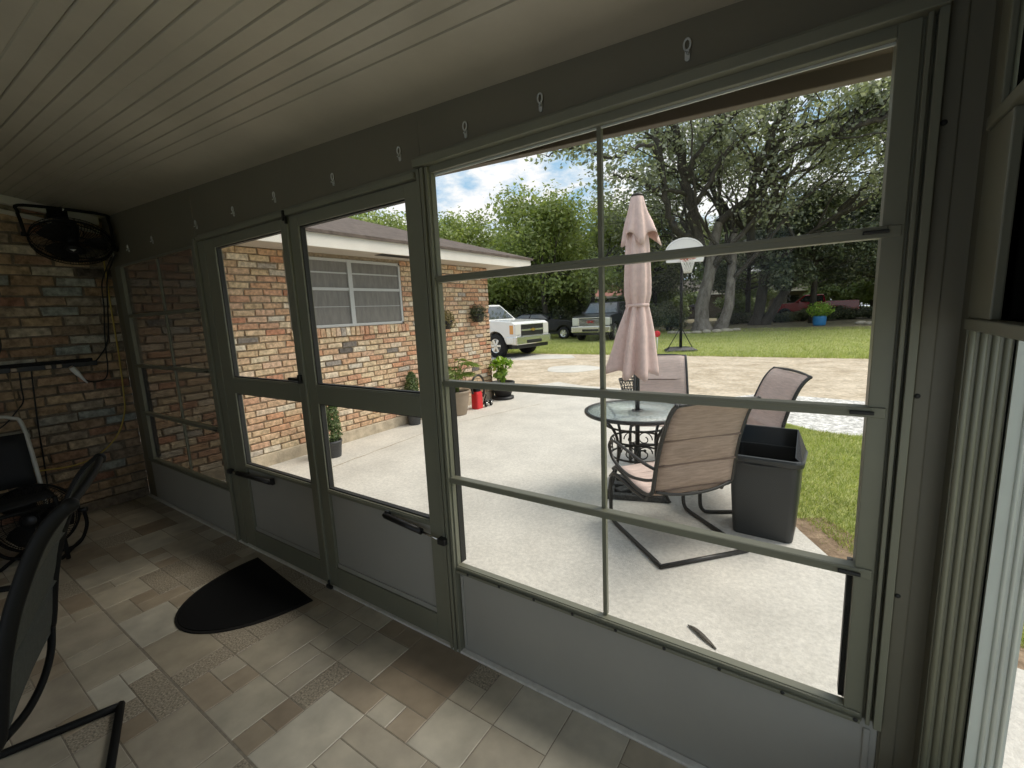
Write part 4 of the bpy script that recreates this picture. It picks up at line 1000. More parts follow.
# umbrella and its base
ub = thing('umbrella_base', 'square speckled dark umbrella base lying under the patio table', 'umbrella base', (TC[0], TC[1], G), R(17.5))
mb = MB()
sq = lambda s, n=6: [(s * x, s * y) for x, y in ([(-1 + 2 * k / n, -1) for k in range(n)] + [(1, -1 + 2 * k / n) for k in range(n)] + [(1 - 2 * k / n, 1) for k in range(n)] + [(-1, 1 - 2 * k / n) for k in range(n)])]
def ringp(s0, s1, z0, z1):
    a, b = sq(s0), sq(s1); n = len(a)
    mb.loft([[(x, y, z0) for x, y in b], [(x, y, z0) for x, y in a], [(x * .98, y * .98, z1) for x, y in a], [(x, y, z1) for x, y in b], [(x, y, z0) for x, y in b]], cap0=False, cap1=False)
ringp(.255, .19, 0, .045)
for k in range(4):
    mb.obox((.0 if k % 2 else 0, 0, .030), (.46, .085, .055), Matrix.Rotation(k * PI / 4, 3, 'Z'))
mb.lathe([(0, 0), (.13, 0), (.13, .045), (.09, .075), (.04, .085), (0, .085)], 24)
mb.build('cast_plate', M['stonebase'], ub, bevel=.006)
mb = MB(); mb.lathe([(.0, .08), (.030, .08), (.030, .40), (.0255, .40)], 18); mb.tube([(.028, 0, .36), (.055, 0, .36)], .008, 8); mb.ball((.062, 0, .36), .014); mb.build('pole_sleeve', M['bronze'], ub)
um = thing('patio_umbrella', 'closed dusty-pink patio umbrella tied at the waist, standing in the table', 'umbrella', (TC[0], TC[1], G))
mb = MB(); mb.tube([(0, 0, .09), (0, 0, 2.46)], .0195, 14); mb.build('pole', M['bronze'], um)
AR = math.atan2(.55, .83)                    # towards the right-hand chair
def cloth(zs_rs, amp, nf, hem, flare, n=112, dx=lambda z: 0.0, ph=0.0):
    rings = []
    L = len(zs_rs)
    for i, (z, r, am) in enumerate(zs_rs):
        row = []
        for k in range(n):
            a = 2 * PI * k / n
            pl = math.cos(nf * a + ph); pl = math.copysign(abs(pl) ** .7, pl)
            rad = r * (1 + am * pl + am * .35 * math.cos(3 * a + 1.3) + am * .25 * math.cos((nf + 3) * a + 2.1 + z * 2)) + flare(a, z)
            zz = z + hem(a) * max(0.0, (i - (L - 4)) / 3.0)
            row.append((rad * math.cos(a) + dx(z) * math.cos(AR), rad * math.sin(a) + dx(z) * math.sin(AR), zz))
        rings.append(row)
    return rings
mb = MB()
body = [(2.24, .072, .05), (2.10, .088, .08), (1.95, .094, .09), (1.80, .100, .10), (1.70, .098, .12), (1.645, .086, .14), (1.61, .078, .15), (1.575, .086, .16), (1.50, .103, .17), (1.38, .128, .18), (1.26, .142, .20), (1.16, .158, .21), (1.10, .167, .22), (1.06, .172, .23)]
mb.loft(cloth(body, .1, 8, lambda a: -.05 * abs(math.cos(4 * a)) ** 2 - .01 + .075 * (1 - max(0, math.cos(a - AR + PI / 2))), lambda a, z: .045 * max(0, -math.cos(a - AR)) ** 3 * max(0, (1.6 - z) / .55), dx=lambda z: -.03 * max(0, (1.6 - z) / .5)), cap0=True, cap1=False, sm=True)
o = mb.build('canopy', M['canvas'], um); so = o.modifiers.new('solid', 'SOLIDIFY'); so.thickness = .003
mb = MB()
flap = [(2.475, .035, .02), (2.46, .046, .03), (2.40, .058, .05), (2.34, .070, .07), (2.28, .084, .10), (2.235, .095, .12), (2.20, .103, .14), (2.17, .108, .16)]
mb.loft(cloth(flap, .1, 7, lambda a: -.035 + .05 * math.cos(4 * a + .8), lambda a, z: .085 * max(0, math.cos(a - AR)) ** 6 * max(0, (2.45 - z) / .27) ** 1.6, ph=.4), cap0=True, cap1=False, sm=True)
o = mb.build('vent_flap', M['canvas'], um); so = o.modifiers.new('solid', 'SOLIDIFY'); so.thickness = .003
mb = MB(); mb.lathe([(0, 2.497), (.03, 2.494), (.048, 2.484), (.048, 2.474), (0, 2.470)], 20); mb.build('finial_cap', M['bronze'], um)
mb = MB(); mb.tube([(.088 * math.cos(2 * PI * k / 32) * (1 + .05 * math.cos(8 * 2 * PI * k / 32)), .088 * math.sin(2 * PI * k / 32), 1.612) for k in range(32)], .010, 6, closed=True, flat=1.6)
l = AR + PI + .5; mb.tube(smooth([(.09 * math.cos(l), .09 * math.sin(l), 1.61), (.115 * math.cos(l), .115 * math.sin(l), 1.56), (.125 * math.cos(l), .125 * math.sin(l), 1.48)], 4), .009, 6, flat=.4)
mb.build('tie_strap', M['canvas'], um)

# bin with open hooded top
bn = thing('trash_bin', 'charcoal plastic bin with an open hooded top at the grass edge', 'bin', (4.868, 2.085, G), R(-2)); bn.scale = (1.04, 1.04, 1.03)
def rr3(w, d, r, z): return [(a, b, z) for a, b in round_rect(w, d, r, 5)]
mb = MB(); mb.loft([rr3(.345, .27, .035, 0), rr3(.352, .277, .036, .012), rr3(.385, .312, .04, .30), rr3(.40, .33, .042, .545), rr3(.385, .315, .038, .545), rr3(.372, .30, .036, .30), rr3(.335, .26, .03, .02)], cap0=True, cap1=True, sm=False)
mb.build('body', M['bin'], bn, bevel=.004)
mb = MB(); mb.loft([rr3(.415, .345, .05, .515), rr3(.432, .362, .055, .520), rr3(.440, .370, .058, .548), rr3(.428, .358, .055, .562), rr3(.388, .318, .04, .562), rr3(.388, .318, .04, .535)], cap0=False, cap1=False); rim_ = mb.build('rim', M['bin'], bn, bevel=.003)
mb = MB(); mb.prism([(-.10, .515), (.10, .515), (.07, .498), (-.07, .498)], lambda a, b, t: (a - .02, -.18 - .012 * t, b)); mb.build('grip', M['bin'], bn)
# hood: three sloping sides, low notch at the front
mb = MB()
outer = [(-.20, -.165, .560), (-.20, .165, .560), (.20, .165, .560), (.20, -.165, .560)]
inner = [(-.165, -.120, .575), (-.155, .130, .695), (.155, .130, .695), (.165, -.120, .575)]
th_ = .006
for (i, j) in ((0, 1), (1, 2), (2, 3)):
    q = [Vector(outer[i]), Vector(outer[j]), Vector(inner[j]), Vector(inner[i])]; nrm = (q[1] - q[0]).cross(q[3] - q[0]).normalized()
    mb.add([tuple(v) for v in q] + [tuple(v - nrm * th_) for v in q], [(0, 1, 2, 3), (0, 4, 5, 1), (1, 5, 6, 2), (2, 6, 7, 3), (3, 7, 4, 0)])
    mb.add([tuple(v - nrm * th_) for v in q], [(3, 2, 1, 0)], 1)  # inner faces coloured black for the shade under the hood
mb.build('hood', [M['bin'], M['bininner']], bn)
mb = MB(); mb.loft([rr3(.372, .30, .036, .30), rr3(.384, .314, .038, .556)], cap0=True, cap1=False); mb.build('inner_shade', M['bininner'], bn)  # black skin added as the shade inside the bin

# small black wire basket stand beyond the table
wb = thing('wire_basket', 'small black wire basket stand on the concrete, left of the umbrella pole', 'basket', (2.40, 6.25, G))
mb = MB()
for r, z in ((.17, .34), (.175, .355), (.135, .20), (.10, .05)): mb.tube([(r * math.cos(2 * PI * k / 24), r * math.sin(2 * PI * k / 24), z) for k in range(24)], .008, 6, closed=True)
for k in range(16):
    for s in (-1, 1):
        a = 2 * PI * k / 16; b = a + s * .5
        mb.tube([(.17 * math.cos(a), .17 * math.sin(a), .34), (.135 * math.cos((a + b) / 2), .135 * math.sin((a + b) / 2), .20), (.10 * math.cos(b), .10 * math.sin(b), .05)], .006, 5)
mb.build('lattice', M['bronze'], wb)
for k in range(4):
    a = k * PI / 2 + .4; mb = MB(); mb.tube([(.10 * math.cos(a), .10 * math.sin(a), .06), (.125 * math.cos(a), .125 * math.sin(a), .006)], .008, 6); mb.build('foot', M['bronze'], wb)
mb = MB(); mb.tube(smooth([(-.06, -.16, .34), (-.05, -.14, .44), (.0, -.10, .46), (.03, -.06, .42)], 4), .007, 6); mb.build('handle', M['bronze'], wb)

# strip of bark on the concrete
mb = MB()
pth = smooth([(4.648, .798, G + .006), (4.69, .775, G + .012), (4.745, .735, G + .011), (4.797, .697, G + .005)], 5)
mb.tube(pth, [.003 + .0095 * math.sin(PI * min(.97, (i + .6) / len(pth))) for i in range(len(pth))], 7, flat=.5)
o = mb.build('bark_strip', M['stick']); tag(o, 'thin strip of grey bark lying alone on the pale concrete near the screen', 'bark')
# ================================================================== CAMERA (needed to place far things on the ground)
CAM_LOC = Vector((5.1177, -1.3586, 1.5)); CAM_ROT = Euler((R(80.971), R(2.568), R(34.004)), 'XYZ'); FPX = 450.0
cd = bpy.data.cameras.new('camera'); cam = bpy.data.objects.new('camera', cd); COL.objects.link(cam)
cam.location = CAM_LOC; cam.rotation_euler = CAM_ROT
cd.sensor_fit = 'HORIZONTAL'; cd.sensor_width = 36; cd.lens = 36 * FPX / 1024; cd.clip_start = .02; cd.clip_end = 400
S.camera = cam
MR = CAM_ROT.to_matrix()
def spot(u, depth, v=None):
    """ground point seen in column u at this distance in front of the viewpoint"""
    d = MR @ Vector(((u - 512) / FPX, -((v if v is not None else 312) - 384) / FPX, -1)); p = CAM_LOC + d * depth
    return (p.x, p.y)

# ================================================================== VEHICLES
def arc(cx, cz, r, a0, a1, n=9): return [(cx + r * math.cos(R(a0 + (a1 - a0) * k / n)), cz + r * math.sin(R(a0 + (a1 - a0) * k / n))) for k in range(n + 1)]
def wheel(t, x, y, r, w, s):
    mb = MB(); mb.lathe([(r * .6, -w / 2), (r * .93, -w / 2), (r, -w / 2 + .03), (r, w / 2 - .03), (r * .93, w / 2), (r * .6, w / 2)], 26, (x, y, r), 0, Vector((0, s, 0))); o = mb.build('wheel', M['tyre'], t)
    mb = MB(); mb.lathe([(r * .62, w / 2 - .015), (r * .58, w / 2 - .01), (r * .54, w / 2 - .06), (0, w / 2 - .05)], 22, (x, y, r), 0, Vector((0, s, 0)))
    for k in range(6):
        a = 2 * PI * k / 6; mb.obox((x + r * .34 * math.cos(a), y + s * (w / 2 - .03), r + r * .34 * math.sin(a)), (r * .5, .03, r * .17), Matrix.Rotation(-a, 3, 'Y'))
    mb.ball((x, y + s * (w / 2 - .03), r), (r * .14, .03, r * .14)); mb.build('rim', M['chrome'], o)
def panel(base, top, f0, f1, g0, g1, off=.012, nrm=None):
    """pane on the quad base0-base1-top1-top0, inset by fractions, pushed out a little"""
    b0, b1 = map(Vector, base); t0, t1 = map(Vector, top)
    P = lambda f, g: (b0.lerp(b1, f)).lerp(t0.lerp(t1, f), g)
    q = [P(f0, g0), P(f1, g0), P(f1, g1), P(f0, g1)]; n = (q[1] - q[0]).cross(q[3] - q[0]).normalized()
    return [tuple(v + n * off) for v in q] + [tuple(v - n * .02) for v in q]
QF = [(0, 1, 2, 3), (7, 6, 5, 4), (0, 4, 5, 1), (1, 5, 6, 2), (2, 6, 7, 3), (3, 7, 4, 0)]
def pickup(name, label, loc, heading, paint, wr=.43, hw=.97, face='classic', bed=True):
    t = thing(name, label, 'truck' if bed else 'car', (loc[0], loc[1], G), math.atan2(heading[1], heading[0]))
    prof = [(.90, .50), (.96, .62), (.96, 1.08), (.93, 1.20), (.80, 1.265), (.2, 1.31), (-.60, 1.345), (-1.6, 1.35), (-2.75, 1.35), (-2.78, 1.38), (-4.75, 1.38), (-4.78, .60), (-4.4, .56)]
    prof += arc(-3.45, wr, wr + .09, 0 if False else 160, 20) [::1] + [(-2.9, .46), (-.62, .46)] + arc(0, wr, wr + .09, 165, 15) + [(.62, .50)]
    if not bed: prof[2:7] = [(.96, .78), (.92, .90), (.76, .98), (.2, 1.06), (-.60, 1.12)]; prof[7:11] = [(-1.6, 1.20), (-3.0, 1.22), (-3.9, 1.14), (-4.1, 1.05)]; prof[11] = (-4.2, .62); prof[12] = (-4.0, .50)
    mb = MB(); mb.prism(prof, lambda a, b, k: (a, hw * (2 * k - 1), b))
    mb.build('body', paint, t, bevel=.05)
    mb = MB(); mb.box(-4.4 if bed else -3.9, .6, -hw + .22, hw - .22, .30, .95); mb.build('chassis', M['cardark_trim'], t)
    # cab
    if bed: b0x, b1x, t0x, t1x, zt = -.62, -2.72, -1.28, -2.55, 1.90
    else: b0x, b1x, t0x, t1x, zt = -.55, -3.5, -1.35, -2.65, 1.44
    zb, wb_, wt = (1.335 if bed else 1.10), hw - .03, hw - .20
    base = [(b0x, -wb_, zb), (b0x, wb_, zb), (b1x, wb_, zb), (b1x, -wb_, zb)]; top = [(t0x, -wt, zt), (t0x, wt, zt), (t1x, wt, zt), (t1x, -wt, zt)]
    mid = [Vector(a).lerp(Vector(b), .93) for a, b in zip(base, top)]; roof = [((x + (t0x + t1x) / 2) / 2 if False else x, y * .94, zt + .025) for x, y, z in top]
    mb = MB(); mb.loft([base, [tuple(m) for m in mid], top, roof]); mb.build('cab', paint, t, bevel=.04)
    gl = MB(); gl.add(panel((base[0], base[1]), (top[0], top[1]), .05, .95, .06, .93), QF); gl.build('windshield', M['carglass'], t)
    for (i, j) in ((1, 2), (3, 0)):
        f = [(.10, .52), (.56, .93)]
        if i == 3: f = [(1 - b, 1 - a) for a, b in f]
        for a, b in f:
            gl = MB(); gl.add(panel((base[i], base[j]), (top[i], top[j]), a, b, .10, .88), QF); gl.build('side_window', M['carglass'], t)
    gl = MB(); gl.add(panel((base[2], base[3]), (top[2], top[3]), .1, .9, .15, .85), QF); gl.build('rear_window', M['carglass'], t)
    # front end
    if bed:
        mb = MB(); mb.box(.955, .985, -.62, .62, .76, 1.17); g = mb.build('grille', M['cardark_trim'], t, bevel=.01)
        mb = MB()
        if face == 'classic':
            mb.box(.985, 1.0, -.62, .62, .94, 1.0)
            mb.box(.985, .995, -.62, .62, 1.155, 1.175); mb.box(.985, .995, -.62, .62, .755, .775)
        else:
            mb.box(.985, 1.0, -.64, .64, 1.15, 1.185); mb.box(.985, 1.0, -.64, .64, .74, .79); mb.box(.985, 1.0, -.64, -.58, .76, 1.17); mb.box(.985, 1.0, .58, .64, .76, 1.17)
            for z in (.83, .89, .95, 1.01, 1.07): mb.box(.985, .993, -.58, .58, z, z + .018)
        mb.build('chrome_bar', M['chrome'], g, bevel=.004)
        for s in (-1, 1):
            mb = MB(); mb.box(.86, .975, s * .63 if s > 0 else -.955, .955 if s > 0 else s * .63, .80, 1.18); h = mb.build('headlight', M['lens'], t, bevel=.02)
            mb = MB(); mb.box(.72, .90, s * .90 if s > 0 else -.978, .978 if s > 0 else s * .90, .84, 1.16); mb.build('turn_signal', M['amber'] if face == 'classic' else M['lens'], h, bevel=.02)
        mb = MB(); mb.loft([[(x, y, z) for y, z in ((-.99, .46), (.99, .46), (.99, .76), (-.99, .76))] for x in (.80, 1.05)]); mb.box(.55, .95, -.995, -.93, .48, .76); mb.box(.55, .95, .93, .995, .48, .76); bp_ = mb.build('bumper', M['chrome'], t, bevel=.04)
        mb = MB(); mb.box(1.03, 1.062, -.42, .42, .50, .62); mb.build('air_intake', M['cardark_trim'], bp_, bevel=.01)
        mb = MB(); mb.box(.75, .98, -.90, .90, .33, .50); mb.build('valance', M['cardark_trim'], t, bevel=.02)
        for s in (-1, 1):
            mb = MB(); mb.box(-1.05, -.93, s * (hw + .06) - .10, s * (hw + .06) + .10, 1.24, 1.46); mb.build('mirror', M['cardark_trim'] if face != 'classic' else paint, t, bevel=.03)
            for x in (-1.55, -2.45):
                mb = MB(); mb.box(x - .10, x + .08, s * hw - .012, s * hw + .02, 1.08, 1.115); mb.build('door_handle', M['chrome'], t, bevel=.008)
        mb = MB(); mb.box(-4.84, -4.70, -.95, .95, .52, .68); mb.build('rear_bumper', M['chrome'], t, bevel=.03)
    else:
        for s in (-1, 1):
            mb = MB(); mb.box(.78, .965, s * .55 if s > 0 else -.93, .93 if s > 0 else s * .55, .74, .92); mb.build('headlight', M['lens'], t, bevel=.03)
            mb = MB(); mb.box(-.95, -.80, s * (hw + .03) - .08, s * (hw + .03) + .08, 1.16, 1.30); mb.build('mirror', paint, t, bevel=.03)
        mb = MB(); mb.box(.93, .98, -.5, .5, .52, .70); mb.build('grille', M['cardark_trim'], t, bevel=.01)
    rx_ = -3.45
    for x in (0, rx_):
        for s in (-1, 1): wheel(t, x, s * (hw - .14), wr, .26, s)
    return t
wt_ = pickup('pickup_truck', 'white pickup truck with amber turn lamps parked past the brick corner', (-4.42, 12.75), (.985, -.13), M['carwhite'])
gr = [c for c in wt_.children if c.name.startswith('grille')][0]
mb = MB(); mb.prism([(-.11, -.028), (-.04, -.028), (-.03, -.05), (.05, -.05), (.06, -.028), (.12, -.028), (.10, .028), (.04, .028), (.03, .05), (-.05, .05), (-.06, .028), (-.13, .028)], lambda a, b, k: (1.0 + .012 * k, a, .97 + b)); mb.build('emblem', M['gold'], gr)
bt = pickup('pickup_truck', 'black pickup truck with a chrome grille facing the porch on the grass', (-4.25, 20.2), (.10, -.995), M['cardark'], face='frame')
gr2 = [c for c in bt.children if c.name.startswith('grille')][0]
cu = bpy.data.curves.new('lettering', 'FONT'); cu.body = 'GMC'; cu.size = .17; cu.extrude = .008; cu.align_x = 'CENTER'; cu.align_y = 'CENTER'
tmp = bpy.data.objects.new('lettering', cu); COL.objects.link(tmp); bpy.context.view_layer.update()
me = bpy.data.meshes.new_from_object(tmp.evaluated_get(bpy.context.evaluated_depsgraph_get())); bpy.data.objects.remove(tmp)
lt = bpy.data.objects.new('lettering', me); COL.objects.link(lt); me.materials.clear(); me.materials.append(M['emred'])
lt.parent = gr2; lt.location = (1.012, 0, .97); lt.rotation_euler = (R(90), 0, R(90)); tag(lt, 'red lettering on the grille')
pickup('car', 'black car half hidden behind the white pickup truck', (-6.75, 22.0), (.98, .10), M['carblack'], wr=.33, hw=.89, bed=False)
sx, sy = spot(785, 37); pickup('pickup_truck', 'red pickup truck far back on the right, half hidden behind a low hedge', (sx, sy), (-1.0, -.02), M['carred'], face='classic')

# ================================================================== YARD THINGS
hp = thing('basketball_hoop', 'portable basketball hoop with a white fan backboard on the lawn edge', 'basketball hoop', (1.22, 14.75, G), R(33))
mb = MB(); mb.loft([[(-.55, -.10, 0), (.55, -.10, 0), (.42, .55, 0), (-.42, .55, 0)], [(-.55, -.10, .05), (.55, -.10, .05), (.42, .55, .05), (-.42, .55, .05)], [(-.38, .02, .15), (.38, .02, .15), (.28, .45, .15), (-.28, .45, .15)]]); mb.build('base', M['potblack'], hp, bevel=.02)
mb = MB(); mb.tube([(0, .05, .1), (0, .05, 3.3)], .05, 12); mb.build('pole', M['blackmetal'], hp)
for s in (-1, 1):
    mb = MB(); mb.tube([(s * .42, .1, .12), (s * .02, .05, .82)], .014, 6); mb.build('strut', M['blackmetal'], hp)
mb = MB(); mb.tube([(0, .03, 3.25), (0, -.20, 3.45)], .03, 8); mb.tube([(0, .03, 2.95), (0, -.20, 3.10)], .03, 8); mb.build('bracket', M['blackmetal'], hp)
fanp = [(-.60, 2.98), (.60, 2.98), (.665, 3.25)] + [(.66 * math.cos(R(a)), 3.25 + .52 * math.sin(R(a))) for a in range(12, 170, 12)] + [(-.665, 3.25)]
mb = MB(); mb.prism(fanp, lambda a, b, k: (a, -.20 - .035 * k, b)); bb = mb.build('backboard', M['boardwhite'], hp, bevel=.008)
mb = MB(); mb.tube([(a * .93, -.236, 3.25 + (b - 3.25) * .9) for a, b in fanp[2:]], .010, 6, flat=.3); mb.build('border_line', mat('grey_line', (.35, .35, .36), .5), bb)
mb = MB(); mb.tube([(.228 * math.cos(2 * PI * k / 28), -.50 + .228 * math.sin(2 * PI * k / 28), 3.05) for k in range(28)], .012, 6, closed=True); mb.box(-.09, .09, -.30, -.235, 3.0, 3.1); mb.build('rim', M['rimorange'], hp)
mb = MB()
for k in range(14):
    for s in (-1, 1):
        pts = []
        for j in range(6): a = 2 * PI * k / 14 + s * j * .21; r = .225 - .024 * j if j < 5 else .112; pts.append((r * math.cos(a), -.50 + r * math.sin(a), 3.04 - .085 * j))
        mb.tube(pts, .009, 4)
mb.build('net', M['netwhite'], hp)
mk = thing('driveway_marker', 'thin white stake with a red top beside the pink umbrella, at the lawn edge', 'marker', (.385, 14.80, G))
mb = MB(); mb.tube([(0, 0, 0), (0, 0, .62)], .022, 8); mb.build('stake', M['white'], mk)
mb = MB(); mb.lathe([(0, -.02), (.10, -.02), (.115, 0), (.10, .02), (0, .02)], 16, (0, -.02, .62), 0, Vector((.3, -1, 0))); mb.build('reflector', M['red'], mk)
bx, by = spot(820, 27)
bp2 = thing('barrel_planter', 'cut blue barrel planter with a bright green bush on the far lawn', 'planter', (bx, by, G))
mb = MB(); mb.lathe([(0, 0), (.29, 0), (.32, .05), (.34, .22), (.345, .25), (.34, .40), (.35, .43), (.33, .56), (.31, .58), (.29, .52), (0, .52)], 24); mb.build('barrel', M['bluebarrel'], bp2)
p, n = foliage_pts(700, (0, 0, .95), (.75, .75, .50), rng, .5); leaf_mesh('foliage', p, n, .14, M['leaf_lime'], bp2, rng, .5)

# houses across the far side
def far_house(u0, u1, depth, ridge, roofm, label, red=False):
    a = Vector((*spot(u0, depth), 0)); b = Vector((*spot(u1, depth), 0)); L = (b - a).length; ang = math.atan2(b.y - a.y, b.x - a.x)
    t = thing('house', label, 'house', (a.x, a.y, G), ang)
    mb = MB(); mb.box(0, L, 0, 8, 0, 2.75); mb.build('wall', M['housewall'], t)
    mb = MB(); e = .7; zb, zr = 2.72, ridge; hipd = min(3.2, L * .3)
    q = [(-e, -e, zb), (L + e, -e, zb), (L + e, 8 + e, zb), (-e, 8 + e, zb), (hipd, 4, zr), (L - hipd, 4, zr)]
    mb.add(q, [(0, 1, 5, 4), (1, 2, 5), (2, 3, 4, 5), (3, 0, 4), (3, 2, 1, 0)]); mb.build('roof', roofm, t)
    mb = MB(); mb.box(-e, L + e, -e - .03, -e, zb - .17, zb + .03); mb.build('fascia', M['fascia'], t)
    for k in range(int(L / 3.6)):
        x = 1.2 + k * 3.6; mb = MB(); mb.box(x, x + 1.3, -.03, .02, .95, 2.1); mb.build('window', M['darkpane'], t)
    mb = MB(); mb.box(L * .46, L * .46 + .95, -.03, .02, 0, 2.1); mb.build('door', M['darkpane'], t)
    return t
far_house(579, 628, 45, 4.4, M['housebrickred'], 'low house with a red roof and white eave line behind the black truck')
far_house(646, 812, 50, 4.4, M['houseroof'], 'long low brown house with a pale eave line behind the large oak trunks')
# ================================================================== TREES AND SHRUBS
def grow(mb, tips, p, d, L, r, lvl, maxl, rg_, spread, up, kids, mb2=None):
    n = 4; pts = [p.copy()]; rad = [r]; dd = d.normalized()
    for k in range(n):
        dd = (dd + Vector(rg_.normal(size=3) * .13) + Vector((0, 0, up * .12))).normalized()
        pts.append(pts[-1] + dd * (L / n)); rad.append(r * (1 - .42 * (k + 1) / n))
    (mb2 if (mb2 is not None and lvl > 0) else mb).tube(pts, rad, 8 if lvl < 2 else 5, cap=False)
    if lvl >= maxl:
        tips += [(pts[-1], 1.0), (pts[-2], .7)]; return
    if lvl >= maxl - 1: tips.append((pts[-1], .6))
    nk = kids[min(lvl, len(kids) - 1)]
    a0 = rg_.uniform(0, 2 * PI)
    for k in range(nk):
        f = 1.0 if k == 0 else rg_.uniform(.45, 1.0)
        i = min(n - 1, int(f * n)); q = pts[i].lerp(pts[i + 1], f * n - i) if f < 1 else pts[-1]
        ax = dd.orthogonal().normalized(); ax = Matrix.Rotation(a0 + k * 2.4 + rg_.uniform(-.4, .4), 3, dd) @ ax
        ang = spread * rg_.uniform(.6, 1.25) * (.45 if k == 0 else 1)
        nd = (dd * math.cos(ang) + ax * math.sin(ang)).normalized()
        grow(mb, tips, q, nd, L * rg_.uniform(.62, .82), r * (.60 if k == 0 else .45), lvl + 1, maxl, rg_, spread, up, kids, mb2)

def make_tree(name, label, loc, trunks, bark, leafm, nleaf, lsize, clump, back=None, maxl=4, spread=.7, up=.2, kids=(3, 3, 3, 3), seed=1, group='trees beyond the driveway', aspect=.6, flat=.7, zmin=1.0):
    rg_ = np.random.default_rng(seed)
    t = thing(name, label, 'tree', (loc[0], loc[1], G), 0, group)
    tips = []
    for (base, d, L, r) in trunks:
        mb = MB(); tp = []
        b = Vector(base); mb.tube([b + Vector((0, 0, -.1)), b + Vector((0, 0, .25)), b + Vector(d).normalized() * .6], [r * 1.7, r * 1.25, r * 1.02], 10, cap=False)
        m2 = MB(); grow(mb, tp, b, Vector(d), L, r, 0, maxl, rg_, spread, up, kids, m2); tips += tp
        mb.build('trunk', bark, t); m2.build('branches', M['barkdark'], t)
    tp = np.array([tuple(p) for p, w in tips]); w = np.array([w for p, w in tips]); w = w * (tp[:, 2] > zmin); w /= w.sum()
    idx = rg_.choice(len(tp), size=nleaf, p=w)
    off = rg_.normal(size=(nleaf, 3)) * clump * np.array([1, 1, flat]); pts = tp[idx] + off
    keep = pts[:, 2] > zmin * .8
    if back is not None: keep &= (pts[:, 1] > back)
    pts = pts[keep]; off = off[keep]
    nn = off / (np.linalg.norm(off, axis=1, keepdims=True) + 1e-6) * .6 + np.array([0, 0, .7])
    leaf_mesh('crown', pts, nn, lsize, leafm, t, rg_, aspect, jitter=.6)
    return t
def blob_tree(name, label, loc, H, W, leafm, bark, nleaf, lsize, seed, z0=.6, group='trees beyond the driveway', nb=26, shape='cone'):
    rg_ = np.random.default_rng(seed); t = thing(name, label, 'tree', (loc[0], loc[1], G), 0, group)
    mb = MB(); mb.tube([(0, 0, -.1), (.05, 0, H * .4), (0, 0, H * .92)], [.22, .16, .03], 8)
    P_ = []; N_ = []
    for k in range(nb):
        h = rg_.random() ** .9; z = z0 + (H - z0) * (.06 + .90 * h)
        rw = W * ((1 - h) ** .75 if shape == 'cone' else math.sin(PI * min(.97, .18 + .8 * h)) ** .7) ; a = rg_.uniform(0, 2 * PI); q = rw * rg_.uniform(.35, .85)
        c = (q * math.cos(a), q * math.sin(a), z); br = W * rg_.uniform(.30, .48)
        mb.tube([(0, 0, z * .8), c], [.05, .015], 5)
        p, n = foliage_pts(nleaf // nb, c, (br, br, br * .62), rg_, .55); P_.append(p); N_.append(n)
    mb.build('trunk', bark, t)
    P_ = np.concatenate(P_); N_ = np.concatenate(N_); k = P_[:, 2] > .15
    leaf_mesh('crown', P_[k], N_[k] * .8 + np.array([0, 0, .5]), lsize, leafm, t, rg_, .5, jitter=.5)
    return t

# limbs read from the photograph's tree: world points at their own distances
def wp(u, v, dep): return CAM_LOC + (MR @ Vector(((u - 512) / FPX, -(v - 384) / FPX, -1))) * dep
def limb_set(t, loc, limbs, bark, leafm, seed, nleaf, ls, clump):
    rg_ = np.random.default_rng(seed); o = Vector((loc[0], loc[1], G)); tips = []
    for pts, r0, r1 in limbs:
        P_ = smooth([wp(*p) - o for p in pts], 6); n = len(P_)
        P_ = [p + Vector(rg_.normal(size=3) * .05) for p in P_]
        mb = MB(); mb.tube(P_, [r0 + (r1 - r0) * i / (n - 1) for i in range(n)], 9, cap=False)
        for i in range(n // 2, n, 2):
            for q in range(2):
                d = Vector(rg_.normal(size=3)); d.z = abs(d.z) * .6; d.normalize(); L = rg_.uniform(.8, 1.9); m_ = P_[i] + d * L * .5 + Vector(rg_.normal(size=3) * .1); e = P_[i] + d * L
                mb.tube([P_[i], m_, e], [r1 * .5, r1 * .3, .008], 5, cap=False); tips.append(e); tips.append(m_)
        mb.build('limb', bark, t)
    tp = np.array([tuple(p) for p in tips]); idx = rg_.integers(0, len(tp), nleaf); off = rg_.normal(size=(nleaf, 3)) * clump * np.array([1, 1, .7])
    leaf_mesh('limb_foliage', tp[idx] + off, off * .5 + np.array([0, 0, .7]), ls, leafm, t, rg_, .6, jitter=.6)
ox, oy = spot(702, 27)
OA = make_tree('oak_tree', 'huge spreading oak with two pale trunks, straight behind the basketball hoop', (ox, oy), [((0, 0, 0), (-.10, .02, 1), 6.6, .44), ((1.0, .5, 0), (.22, .05, 1), 6.0, .32)], M['bark'], M['leaf_oak'], 38000, .21, .8, -1.5, maxl=4, spread=.72, up=.10, kids=(4, 3, 3, 2), seed=21, group=None, zmin=3.2)
